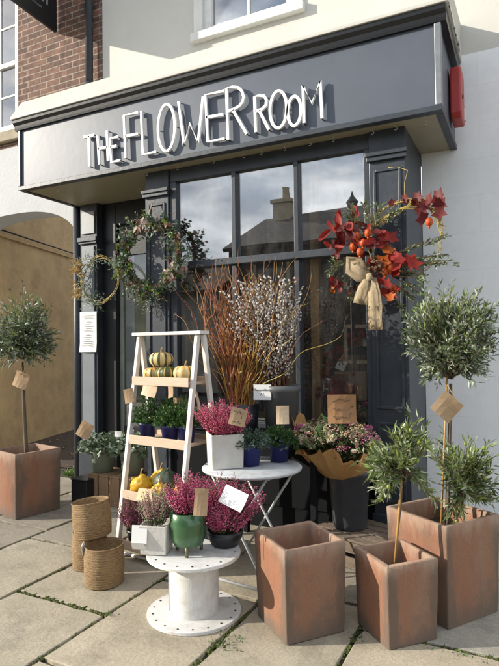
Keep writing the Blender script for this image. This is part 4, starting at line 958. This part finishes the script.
for ex, ez in ((.72, .72), (.62, .84), (.80, .60), (.50, 1.0), (-.45, .62), (-.55, .8), (-.40, 1.0), (.35, 1.15), (.25, 1.2), (.66, 1.02), (-.3, 1.2), (-.1, 1.25), (.12, 1.22)):
    curly(b, V3((0, 0, .1)), V3((ex, -.12, ez)), .05, .0042, rnd.choice([0, 1, 2]), 34, U(9, 15))
b.build('branches', [m_wil1, m_wil2, m_wil3], ww)

# --- pallet crate, bucket and bouquet
pa = thing('pallet_crate', 'weathered slatted wooden crate under the charcoal flower bucket', 'crate', (-1.075, -1.06, .004), math.radians(-19))
b = MB()
for k in range(5): b.box((U(-.006, .006), -.19+k*.095, .205), (.60+U(-.02, .02), .082, .016), rz=U(-.01, .01))
b.build('top_slats', m_pallet, pa, bevel=.002)
b = MB()
for y in (-.205, .2):
    for z in (.045, .15): b.box((0, y, z), (.58, .014, .075))
for x in (-.27, .27): b.box((x, 0, .15), (.014, .38, .075)); b.box((x, 0, .045), (.014, .38, .075))
b.build('side_slats', m_pallet, pa, bevel=.002)
b = MB()
for x in (-.25, .25):
    for y in (-.18, .175): b.box((x, y, .098), (.03, .03, .196))
b.build('corner_posts', m_pallet, pa)
kb = V3((-1.175, -1.03, .218))
t = thing('flower_bucket', 'charcoal flower bucket on the slatted crate holding the wrapped bouquet', 'bucket', kb); HB = .43
b = MB(); b.lathe([(.001, 0), (.118, 0), (.122, .01), (.148, HB-.05), (.157, HB-.045), (.158, HB), (.149, HB), (.14, HB-.15), (.001, HB-.15)], n=44); b.build('pail', m_bucket, t)
bq = thing('wrapped_bouquet', 'bouquet of white and pink flowers wrapped in kraft paper', 'bouquet', kb+V3((-.04, -.05, HB-.06)))
def wrap_sheet(b, qa, qb, r0, r1, z1, n, tall, seed):
    rr_ = random.Random(seed); rows = 9; vs = []; ph = [rr_.uniform(-1, 1) for _ in range(60)]
    for i in range(rows+1):
        u = i/rows
        for j in range(n+1):
            t_ = j/n; q = qa+(qb-qa)*t_; k = t_*9; f0 = k-math.floor(k); tri = abs(f0-.5)*2; kk = int(k)
            r = r0+(r1-r0)*u**.85*(1+.05*math.sin(q*3+seed)) + u*.035*(tri-.5)*(1+.6*ph[kk]); z = z1*u*(1+.30*ph[kk+20]*tri*u+.18*math.sin(q*5+seed)*u) + tall*u*u*max(0, math.sin(PI*t_))**1.5
            vs.append((r*math.cos(q)*1.05-.015*u, r*math.sin(q)*.85, z+.012*math.sin(u*9+ph[kk]*4)*u))
    b.add(vs, [(i*(n+1)+j, i*(n+1)+j+1, (i+1)*(n+1)+j+1, (i+1)*(n+1)+j) for i in range(rows) for j in range(n)], 0, False)
b = MB(); wrap_sheet(b, -3.5, .55, .12, .30, .215, 63, .0, 3); b.build('paper_wrap', m_kraftp, bq)
b = MB(); wrap_sheet(b, 1.9, 3.75, .115, .315, .27, 36, .15, 5); b.build('paper_wrap', m_kraftp, bq)
b = MB(); wrap_sheet(b, .3, 2.1, .11, .25, .26, 36, .05, 8); b.build('paper_wrap', m_kraftp, bq)
b = MB(); fl_ = MB()
for i in range(300):
    a = U(0, 2*PI); r = math.sqrt(rnd.random()); s0 = V3((math.cos(a)*.05*r, math.sin(a)*.05*r, 0)); e = V3((math.cos(a)*r*.33-.05, math.sin(a)*r*.27, U(.30, .42)*(1-.3*r*r)))
    b.tube([s0, s0.lerp(e, .6)+V3((0, 0, .03)), e], .0018, 3, 3, caps=False)
    kind = rnd.random()
    for k in range(3): 
        d_ = rdir(-.3); b.leaf(s0.lerp(e, U(.6, .95)), d_, rdir(), U(.025, .045), .016, rnd.choice([0, 1, 2]))
    mi = 0 if kind < .55 else 1 if kind < .75 else 2 if kind < .9 else 3
    if i % 17 == 0:
        for k in range(34): o = rdir(-.2); fl_.rleaf(e+V3((0, 0, .012))+o*.022, rdir(), o, .026, .026, 1 if i % 34 else 0, 7)
    if i % 5 == 0:
        for k in range(7): b.leaf(e-V3((0, 0, U(-.03, .06))), rdir(-.1), rdir(), U(.05, .085), .03, rnd.choice([1, 2, 2]))
    for k in range(11):
        o = rdir(-.3); p = e+V3((o.x*.022, o.y*.022, o.z*.02)); fl_.octa(p, o, .012, .0055, mi)
        if mi in (0, 2): fl_.rleaf(p, rdir(), o, .012, .012, mi, 5)
b.build('foliage', m_leaf+[m_stem], bq)
fl_.build('flowers', [mat('waxflower_cream', (.66, .57, .38), .7, trans=.2), mat('pink_blossom', (.72, .20, .40), .7, trans=.2), mat('peach_blossom', (.64, .42, .26), .7, trans=.2), mat('brown_seedhead', (.25, .14, .07), .8)], bq)
pc = at_d(342, 409, 3.86)
t = kraft_tag('price_board', 'square brown card board with handwriting standing in the bouquet', pc, math.radians(24), .20, .20, rx=math.radians(-5), tie=(pc.x, pc.y+.03, pc.z-.25), cat='card', M=mat('brown_board', (.36, .19, .085), .8, var=.15, scale=16), marks=3)
b = MB()
for x, z in ((.048, .062), (.068, .018), (.058, -.03)): b.ball((x, -.007, z), .006, 0, 8, 5, (1, .4, 1))
b.build('dots', m_ink, t)
# --- crate and sage pots by the door
cr = thing('slatted_crate', 'upturned slatted wooden crate by the door pilaster', 'crate', (-3.58, -.60, .004), math.radians(-4))
b = MB()
for k in range(5): b.box((-.29+k*.145, -.16, .135), (.125, .014, .27), rz=U(-.02, .02))
b.build('front_slats', m_crate, cr, bevel=.002); b = MB()
for k in range(5): b.box((-.29+k*.145, .16, .135), (.125, .014, .27))
b.build('back_slats', m_crate, cr, bevel=.002)
b = MB()
for k in range(5): b.box((-.29+k*.145, 0, .28), (.13, .335, .015))
b.build('top_slats', m_crate, cr, bevel=.002)
b = MB()
for x in (-.375, .375): b.box((x, 0, .06), (.014, .30, .1)); b.box((x, 0, .2), (.014, .30, .1))
b.build('end_slats', m_crate, cr)
for lab, px_, py_, r in (('sage green pot of pale scalloped leaves nearest the door pilaster', 99, 476, .12), ('sage green pot of pale scalloped leaves beside the ladder leg', 129, 479, .13)):
    p = at_z(px_, py_-4, .294); t = thing('potted_pelargonium', lab, 'potted plant', (p.x, max(p.y, -.78)+.06, .294), 0, 'sage pots on the crate')
    round_pot('pot', m_sage, t, .10, r, .24, .014, .03); b = MB(); herb(b, (0, 0, .20), .25, .19, 60, .055, .055, 9, True); b.build('foliage', m_silver, t)
pc = at_d(85, 430, 5.25); kraft_tag('price_card', 'kraft card standing behind the pot nearest the pilaster', pc, math.radians(18), .13, .15, ry=math.radians(28), tie=(pc.x+.05, pc.y+.05, pc.z-.2), cat='card')
pc = at_d(118, 434, 5.1); kraft_tag('price_card', 'small white card in the pot beside the ladder leg', pc, math.radians(15), .065, .05, tie=(pc.x, pc.y+.03, pc.z-.15), cat='card', M=m_card)
b = MB(); b.box((0, 0, .115), (.21, .20, .23)); b.box((0, 0, .238), (.225, .215, .016)); o = b.build('black_box', m_plastic, None, loc=(-3.97, -.74, .004), bevel=.008, rz=math.radians(-2)); tag(o, 'black plastic box at the foot of the door pilaster', 'box')

# ------------------------------------------------------------------ wreaths
def ring(b, c, R, n=5, wob=.02, rad=.004, mis=(0,), tilt=0.):
    for k in range(n):
        ph = U(0, 6); f1 = rnd.randint(2, 4); r0 = R*U(.95, 1.05); P = []
        for j in range(48):
            q = 2*PI*j/48; r = r0 + wob*math.sin(f1*q+ph); P.append((c[0]+r*math.cos(q), c[1]+wob*.8*math.cos(f1*q+ph*1.7), c[2]+r*math.sin(q)))
        b.tube(P, rad*U(.7, 1.2), 5, rnd.choice(mis), closed=True)
wc = at_y(153, 255, -.80)
w1 = thing('green_wreath', 'large loose wreath of eucalyptus and green leaves on the window pilaster', 'wreath', wc, 0, 'wreaths')
b = MB(); ring(b, (0, 0, 0), .295, 9, .022, .0045); b.build('ring', m_twig, w1)
b = MB(); st_ = MB()
for i in range(330):
    q = U(0, 2*PI); r = .295+rnd.gauss(0, .034); p = V3((r*math.cos(q), U(-.06, .01), r*math.sin(q))); tang = V3((-math.sin(q), 0, math.cos(q)))
    d_ = (tang*U(-.2, 1)*(1 if rnd.random() < .8 else -1) + V3((math.cos(q), 0, math.sin(q)))*U(-.3, .9) + V3((0, U(-.8, .1), -.25))).normalized(); Ls = U(.06, .16)
    e = p+d_*Ls; st_.tube([p, p.lerp(e, .5)+V3((0, 0, .008)), e], .0014, 3, caps=False)
    kind = rnd.random(); mi = rnd.choice([0, 1, 1, 2, 3, 3, 7, 9]) if kind < .72 else rnd.choice([4, 4, 5])
    for k in range(8):
        x = p.lerp(e, (k+1)/8); o = rdir(); 
        if kind < .6: b.leaf(x, d_*.6+o, rdir(), U(.022, .045), .015, mi)
        elif kind < .75: b.rleaf(x, d_*.4+o, rdir(), .036, .034, mi)
        else: b.octa(x+o*.006, o, .012, .005, mi)
# long trailing strands at the lower left and a few big leaves
for i in range(85):
    q = U(2.9, 4.9); p = V3((.30*math.cos(q), U(-.05, 0), .30*math.sin(q))); L = U(.08, .26); e = p+V3((U(-.05, .07), U(-.04, .02), -L))
    st_.tube([p, e], .0013, 3, caps=False)
    for k in range(int(L/.014)):
        x = p.lerp(e, U(.05, 1)); o = rdir(); b.leaf(x, o+V3((0, 0, -.5)), rdir(), U(.018, .032), .012, rnd.choice([1, 3, 3, 6]))
for i in range(16):
    q = U(3.3, 5.0); p = V3((.31*math.cos(q)+U(-.03, .03), -.05, .31*math.sin(q)+U(-.05, .03))); b.rleaf(p, rdir(), V3((U(-.4, .4), -1, U(0, .8))), U(.05, .08), U(.045, .07), rnd.choice([7, 4, 8, 8]), 9)
b.build('foliage', m_leaf+[m_euc[1], m_dust, m_twig, m_silver[2], m_euc[2], m_euc[0]], w1); st_.build('stems', m_twig, w1)
m_blush = mat('blush_ribbon', (.60, .44, .37), .6, trans=.2)
for h in (0, 1):
  bl = MB()
  for k in range(5):
    q = 1.75+U(-.5, .4) if h == 0 else -.65+U(-.25, .25); p = V3((.295*math.cos(q), -.07, .295*math.sin(q))); d_ = rdir()
    bl.leaf(p, d_, V3((0, -1, 0)), .08, .04, 0, .3); bl.leaf(p+V3((0, -.01, 0)), -d_+V3((0, 0, -.6)), V3((0, -1, 0)), .09, .035, 0, .3)
  bl.build('dried_petals', m_blush, w1)
bl = MB(); bl.tube([(-.02, 0, .28), (-.03, -.01, .40), (-.02, .03, .50)], .006, 6); bl.build('hanging_ribbon', m_blush, w1)
wc = at_y(98, 280, -.19)
w2 = thing('willow_wreath', 'small open willow hoop with straw flowers on the door pilaster', 'wreath', wc, 0, 'wreaths')
b = MB(); ring(b, (0.03, 0, 0), .255, 4, .014, .0035, (0,)); b.build('ring', m_wil3, w2)
b = MB()
for i in range(170):
    q = U(1.6, 5.0); r = .25+rnd.gauss(0, .04); p = V3((.03+r*math.cos(q), U(-.05, .01), r*math.sin(q))); d_ = rdir(); 
    for k in range(7): b.leaf(p+d_*.012*k, d_+rdir(), rdir(), U(.016, .032), .009, rnd.choice([0, 1, 2, 2, 3]))
b.build('foliage', [m_leaf[0], m_silver[0], m_silver[2], m_euc[1]], w2)
b = MB()
for k in range(120):
    a = at_y(79+U(-4, 4), (268 if k < 70 else 288)+U(-5, 5), -.22)-wc; d_ = rdir(); d_.y = -abs(d_.y)*.6; d_.z *= 1.1
    b.leaf(V3(a), d_+V3((-.4, 0, .1 if k < 70 else -.6)), rdir(), U(.04, .15), U(.006, .03), 0 if k % 3 else 1, U(-.2, .4))
b.build('straw_flowers', [m_straw, mat('pale_straw', (.66, .52, .30), .8, trans=.2)], w2)
wc = at_y(405, 238, -.80)
w3 = thing('autumn_wreath', 'autumn willow wreath with red leaves, orange lanterns and a hessian bow', 'wreath', wc, 0, 'wreaths')
b = MB(); ring(b, (0, 0, 0), .27, 3, .02, .0035); 
for k in range(9):
    q0 = U(1.2, 2.4); P = [(U(.24, .30)*math.cos(q0-t_*U(1.3, 1.5)), -.02+U(-.01, .01), .27*math.sin(q0-t_*1.4)+U(-.008, .008)) for t_ in [j/12 for j in range(13)]]; b.tube(P, .004, 5)
for k in range(6): b.tube([(-.22+U(-.03, .03), -.03, .10+U(-.03, .05)), (-.02, -.05, .20+U(-.02, .02)), (.16+U(-.06, .1), -.05, .26+U(-.10, .05))], .0042, 5)
b.tube([(0.0, .0, .27), (.0, .02, .42), (.02, .05, .52), (-.06, .06, .56), (-.13, .07, .57)], .0025, 5); b.build('ring', m_wil3, w3)
def loc(px_, py_, off=-.05): return at_y(px_, py_, -.80+off)-wc
b = MB()
def spray(c0, n, ex, ez, L, mis, lobes=0, wd=.55, down=0.):
    for i in range(n):
        p = c0+V3((rnd.gauss(0, ex), U(-.09, .0), rnd.gauss(0, ez))); d_ = rdir(); d_.y *= .5; d_.z -= down
        b.rleaf(p, d_, V3((U(-.7, .7), -1, U(-.3, .9))), L*U(.7, 1.2), L*wd*U(.8, 1.2), rnd.choice(mis), 9, lobes)
spray(loc(342, 236), 9, .03, .05, .13, (0, 0, 1), wd=.45); spray(loc(356, 226), 8, .025, .06, .13, (0, 1), wd=.4); spray(loc(375, 240), 10, .05, .035, .11, (0, 0, 1), wd=.5)
spray(loc(395, 262), 14, .045, .04, .11, (0, 0, 2), 5, .9); spray(loc(390, 292), 8, .02, .035, .10, (0, 2), 5, .8); spray(loc(335, 250), 8, .03, .04, .09, (1, 0), wd=.5); spray(loc(336, 285), 10, .03, .03, .06, (0, 2, 1), wd=.6)
spray(loc(431, 206), 9, .03, .04, .11, (1, 1, 0), 5, .9); spray(loc(414, 205), 6, .05, .015, .07, (1,), 5, .8)
b.build('red_leaves', m_autumn, w3)
for (a_, b__) in (((365, 235), (352, 205)), ((372, 232), (345, 212)), ((368, 240), (380, 205)), ((362, 240), (338, 225)), ((375, 235), (365, 200)), ((395, 265), (445, 250)), ((395, 268), (440, 262)), ((392, 255), (450, 238)), ((398, 272), (430, 280)), ((400, 262), (455, 262)), ((398, 280), (425, 292)), ((395, 285), (410, 300)), ((345, 260), (328, 275)), ((350, 262), (332, 262)), ((370, 285), (350, 300)), ((384, 225), (395, 212)), ((395, 300), (405, 312))):
    b = MB(); s2 = MB()
    for r_ in range(3):
        p, e = loc(*a_), loc(b__[0]+U(-5, 5), b__[1]+U(-5, 5), -.07); s2.tube([p, p.lerp(e, .5)+V3((0, -.02, .01)), e], .0016, 3, caps=False)
        for k in range(18): x = p.lerp(e, .2+.8*k/18); o = rdir(); b.leaf(x, (e-p).normalized()+o*.9, rdir(), U(.026, .046), .016, rnd.choice([0, 1, 2, 3]))
    g_ = b.build('greenery_sprig', [m_olive[0], m_olive[1], m_silver[1], m_olive[3]], w3); s2.build('stem', m_twig, g_)
for px_, py_ in ((357, 236), (363, 243), (360, 252), (368, 233), (429, 222), (385, 272), (390, 268), (353, 247)):
    p = loc(px_, py_, -.11); b = MB(); b.ball(p, .026, 0, 10, 7, (1, 1, 1.25), lambda d_: 1+.08*math.cos(math.atan2(d_.y, d_.x)*5)); b.octa(p-V3((0, 0, .055)), V3((0, 0, 1)), .04, .012, 0); b.build('lantern_fruit', m_orange, w3)
b = MB(); hc = loc(376, 266, -.12)
for i in range(150): o = rdir(); b.rleaf(hc+V3((o.x*.06, o.y*.045, o.z*.055)), rdir(), o, .026, .024, 0, 6)
b.build('dried_hydrangea', m_hyd, w3)
def ribbon(pts, wid, name='bow'):
    b = MB(); vs = []
    for i, (x, y, off) in enumerate(pts):
        p = loc(x, y, off); a, c_ = pts[max(0, i-1)], pts[min(len(pts)-1, i+1)]; tg = loc(c_[0], c_[1])-loc(a[0], a[1]); nn_ = V3((-tg.z, 0, tg.x)).normalized(); ww_ = wid[i] if isinstance(wid, list) else wid
        for k in (-2, -1, 0, 1, 2): vs.append(p+nn_*(ww_*k*.27+U(-.004, .004))+V3((U(-.003, .003), -.016*math.cos(k*2.1+i*.6)+U(-.005, .005), U(-.004, .004))))
    b.add(vs, [(i*5+k, i*5+k+1, (i+1)*5+k+1, (i+1)*5+k) for i in range(len(pts)-1) for k in range(4)], 0, True); o = b.build(name, m_hess, w3)
    so = o.modifiers.new('cloth', 'SOLIDIFY'); so.thickness = .003; return o
ribbon([(370, 280, -.12), (360, 275, -.15), (352, 268, -.17), (351, 262, -.16), (358, 263, -.13), (368, 276, -.12)], [.05, .09, .11, .10, .08, .05])
ribbon([(369, 278, -.14), (364, 288, -.15), (361, 298, -.13), (360, 304, -.12)], [.06, .09, .10, .11])
ribbon([(372, 278, -.13), (374, 292, -.15), (375, 306, -.14), (375, 318, -.13), (376, 330, -.14)], [.06, .085, .10, .10, .105])
b = MB(); b.ball(loc(369, 277, -.15), .026, 0, 14, 9, (1, .7, 1.2), lambda d_: 1+.10*math.sin(d_.x*9+d_.z*4)); b.build('bow_knot', m_hess, w3)

# ------------------------------------------------------------------ things inside the window
YI = -.50
def inw(px_, py_, Y=YI): return at_y(px_, py_, Y)
q = inw(350, 398)
bxz = q.z
pl_ = thing('display_plinth', 'dark display plinth inside the window under the cardboard box', 'plinth', (-1.42, -.44, .762)); b = MB(); b.bx(-.32, .26, -.13, .17, 0, 1.08-.762); b.build('body', m_dark, pl_, bevel=.004)
cb_ = thing('cardboard_box', 'open brown cardboard gift box in the shop window', 'box', (-1.30, -.47, 1.085), math.radians(8))
b = MB(); b.bx(-.13, .13, -.10, .10, 0, .24); b.build('body', m_kraft, cb_, bevel=.003); b = MB(); b.bx(-.128, -.02, -.104, -.1005, .02, .22); b.build('front_panel', mat('red_brown_card', (.22, .08, .04), .7), cb_)
kb_ = thing('kraft_basket', 'small kraft basket standing on the cardboard box in the window', 'basket', (-1.27, -.47, 1.328)); b = MB(); b.lathe([(.001, 0), (.07, 0), (.085, .13), (.078, .13), (.07, .04), (.001, .04)], n=20); b.build('body', m_basket, kb_)
for lab, x, y_, z, w_, h_, M_, r_ in (('white card leaning on the kraft basket', -1.36, -.58, 1.38, .075, .085, m_card, 22), ('white card at the left of the cardboard box', -1.50, -.57, 1.22, .045, .10, m_card, 0), ('white card high beside the pilaster in the window', -1.15, -.55, 1.57, .07, .075, m_card, -5)):
    kraft_tag('gift_card', lab, (x, y_, z), math.radians(12), w_, h_, ry=math.radians(r_), M=M_, cat='card')
ph_ = thing('lantern_flower', 'orange lantern flower on the cardboard box in the window', 'flower', (-1.39, -.52, 1.328)); b = MB(); b.ball((0, 0, .04), .035, 0, 10, 7, (1, 1, 1.2)); b.tube([(0, 0, .06), (.01, 0, .11)], .003, 5); b.build('bloom', m_orange, ph_)
hy = thing('dried_flower_head', 'pale round dried flower head in the shop window', 'dried flowers', (-1.56, -.53, 1.20)); b = MB()
for i in range(170): o = rdir(); b.rleaf(o*.075, rdir(), o, .03, .028, 0, 6)
b.build('petals', mat('grey_straw', (.34, .28, .20), .8, trans=.1), hy); b = MB(); b.tube([(0, 0, 0), (0, 0, -.43)], .005, 6); b.build('stem', m_twig, hy)
gl_ = thing('red_leaf_garland', 'garland of dark red leaves along the bottom of the shop window', 'garland', (-1.46, -.57, 1.08)); b = MB()
for i in range(150):
    p = V3((U(-.26, .22), U(-.08, .06), rnd.gauss(.08, .045))); d_ = rdir(); b.rleaf(p, d_, V3((U(-.6, .6), -1, U(-.2, .8))), U(.04, .075), U(.03, .05), rnd.choice([0, 0, 1]), 8, 5)
b.build('leaves', m_autumn, gl_); b = MB(); b.tube([(-.26, 0, .06), (0, .02, .09), (.22, 0, .06)], .006, 5); b.build('stem', m_twig, gl_)
for lab, x, z, M_ in (('small glass candle jar on the plinth left in the window', -1.24, 1.0, m_grey), ('dark candle jar on the plinth by the pilaster', -1.17, 1.0, m_plastic)):
    j = thing('candle_jar', lab, 'jar', (x, -.61, .762)); b = MB(); b.lathe([(.001, 0), (.035, 0), (.035, .07), (.031, .07), (.031, .02), (.001, .02)], n=18); b.build('glass', M_, j); b = MB(); b.lathe([(.001, .021), (.029, .021), (.029, .05), (.001, .05)], n=18); b.build('wax', m_card, j)
dr = thing('dried_grass_bunch', 'hanging bunch of brown dried grass inside the window, right of the wooden post', 'dried flowers', (-1.35, .25, 2.5)); b = MB()
for i in range(110):
    e = V3((rnd.gauss(0, .17), rnd.gauss(0, .08), -U(.5, 1.1))); b.tube([(0, 0, 0), e*.5+V3((U(-.03, .03), 0, 0)), e], .0025, 3, caps=False)
    for k in range(6): b.octa(e*U(.6, 1), rdir(), .02, .006, 1)
b.build('stalks', [m_twig, m_hyd], dr)
pg = thing('pampas_vase', 'tall pale pampas grass in the left of the shop window', 'dried flowers', (-2.45, -.1, .762)); b = MB(); b.lathe([(.001, 0), (.09, 0), (.12, .2), (.06, .4), (.055, .4), (.1, .2), (.001, .05)], n=24); b.build('vase', m_conc, pg); b = MB()
for i in range(9):
    e = V3((U(-.25, .3), U(-.1, .1), U(1.1, 1.55))); s0 = V3((0, 0, .3)); b.tube([s0, s0.lerp(e, .5), e], .003, 4)
    for k in range(130): t_ = U(.65, 1); p = s0.lerp(e, t_); o = rdir(); b.leaf(p, o+V3((0, 0, 1.1)), rdir(), .08*(1.4-t_), .007, 0)
b.build('plumes', mat('pampas', (.36, .25, .13), .9, trans=.2), pg)

for lab, x, z, r_ in (('spray of red leaves beside the cardboard box in the window', -1.40, 1.42, .10), ('spray of red leaves low in the window by the wooden post', -1.52, 1.30, .12), ('spray of red leaves high in the window over the gift basket', -1.22, 1.62, .09)):
    sp_ = thing('leaf_spray', lab, 'dried flowers', (x, -.55, z-.3)); b = MB()
    for i in range(46): o = rdir(); b.rleaf(V3((o.x*r_, o.y*.04, .3+o.z*r_*.9)), rdir(), V3((U(-.6, .6), -1, U(-.2, .8))), U(.035, .06), U(.028, .045), rnd.choice([0, 0, 2]), 8, 5)
    b.build('leaves', m_autumn, sp_); b = MB(); b.tube([(0, .01, 0), (.01, .01, .15), (0, 0, .36)], .004, 5); b.build('stem', m_twig, sp_)

# ------------------------------------------------------------------ greenery at the passage mouth and leaf litter
b = MB()
for i in range(420):
    p = V3((U(-4.95, -4.55)-U(0, .35)*rnd.random(), U(.0, .75), .004)); 
    if p.x > -4.73 and p.y > -.02: p.x -= .25
    for k in range(4): b.leaf(p, V3((U(-1, 1), U(-1, 1), U(.5, 1.4))), rdir(), U(.03, .10), U(.01, .022), rnd.choice([0, 1, 2, 2]))
struct(b.build('weeds', [m_leaf[1], m_leaf[2], m_euc[2]]), 'stuff')
b = MB()
for i in range(420):
    p = V3((U(-7.2, -4.9), U(.4, 4.2), .012)); b.leaf(p, V3((U(-1, 1), U(-1, 1), U(-.05, .25))), V3((0, 0, 1)), U(.03, .07), .03, rnd.choice([0, 1, 2]))
struct(b.build('leaf_litter', [m_twig, m_hyd, m_straw]), 'stuff')
b = MB()
for (x, y, n_) in ((-1.46, -2.48, 34), (-1.42, -2.40, 20), (-.83, -2.10, 14), (-.50, -2.02, 12), (-.32, -2.04, 16), (-.2, -2.05, 8), (-2.22, -2.47, 8)):
    for i in range(n_):
        p = V3((x+rnd.gauss(0, .035), y+rnd.gauss(0, .025), .0)); b.leaf(p, V3((U(-1, 1), U(-1, 1), U(.4, 1.2))), rdir(), U(.012, .03), U(.004, .01), rnd.choice([0, 1, 1]))
struct(b.build('joint_weeds', [m_leaf[1], m_leaf[2]]), 'stuff')

# ------------------------------------------------------------------ light
SUN_AZ, SUN_EL = math.radians(61), math.radians(21.6)
ce = math.cos(SUN_EL); ld = V3((math.sin(SUN_AZ)*ce, math.cos(SUN_AZ)*ce, -math.sin(SUN_EL)))
sl = bpy.data.lights.new('sun', 'SUN'); sl.energy = 5.0; sl.angle = math.radians(.5); sl.color = (1., .925, .80)
so = bpy.data.objects.new('sun', sl); COL.objects.link(so); so.rotation_euler = ld.to_track_quat('-Z', 'Y').to_euler(); so.location = (-10, -10, 10)
W = bpy.data.worlds.new('World'); S.world = W; W.use_nodes = True; nt = W.node_tree; N = nt.nodes; Lk = nt.links
bg = N['Background']; bg.inputs['Strength'].default_value = .125
sk = N.new('ShaderNodeTexSky'); sk.sky_type = 'NISHITA'; sk.sun_disc = False; sk.sun_elevation = SUN_EL; sk.sun_rotation = math.radians(241); sk.air_density = 1.; sk.dust_density = 1.
tc = N.new('ShaderNodeTexCoord'); mp = N.new('ShaderNodeMapping'); mp.inputs['Scale'].default_value = (1, 1, 2.2); Lk.new(tc.outputs['Generated'], mp.inputs[0])
nz = N.new('ShaderNodeTexNoise'); nz.inputs['Scale'].default_value = 2.6; nz.inputs['Detail'].default_value = 9; nz.inputs['Roughness'].default_value = .58; Lk.new(mp.outputs[0], nz.inputs['Vector'])
cr_ = N.new('ShaderNodeMapRange'); cr_.inputs[1].default_value = .38; cr_.inputs[2].default_value = .54; Lk.new(nz.outputs[0], cr_.inputs[0])
n2 = N.new('ShaderNodeTexNoise'); n2.inputs['Scale'].default_value = 5.5; n2.inputs['Detail'].default_value = 8; Lk.new(mp.outputs[0], n2.inputs['Vector'])
r2 = N.new('ShaderNodeMapRange'); r2.inputs[1].default_value = .36; r2.inputs[2].default_value = .64; Lk.new(n2.outputs[0], r2.inputs[0])
mc = N.new('ShaderNodeMix'); mc.data_type = 'RGBA'; mc.inputs[6].default_value = (4.6, 5.1, 6.0, 1); mc.inputs[7].default_value = (13.5, 13.8, 14.2, 1); Lk.new(r2.outputs[0], mc.inputs[0])
mx = N.new('ShaderNodeMix'); mx.data_type = 'RGBA'; Lk.new(mc.outputs[2], mx.inputs[7]); Lk.new(cr_.outputs[0], mx.inputs[0]); Lk.new(sk.outputs[0], mx.inputs[6])
Lk.new(mx.outputs[2], bg.inputs['Color'])
S.view_settings.view_transform = 'Standard'; S.view_settings.look = 'None'; S.view_settings.exposure = .36; S.view_settings.gamma = 1
S.view_settings.use_curve_mapping = False
S.render.engine = 'CYCLES'; S.cycles.max_bounces = 8; S.cycles.transparent_max_bounces = 12
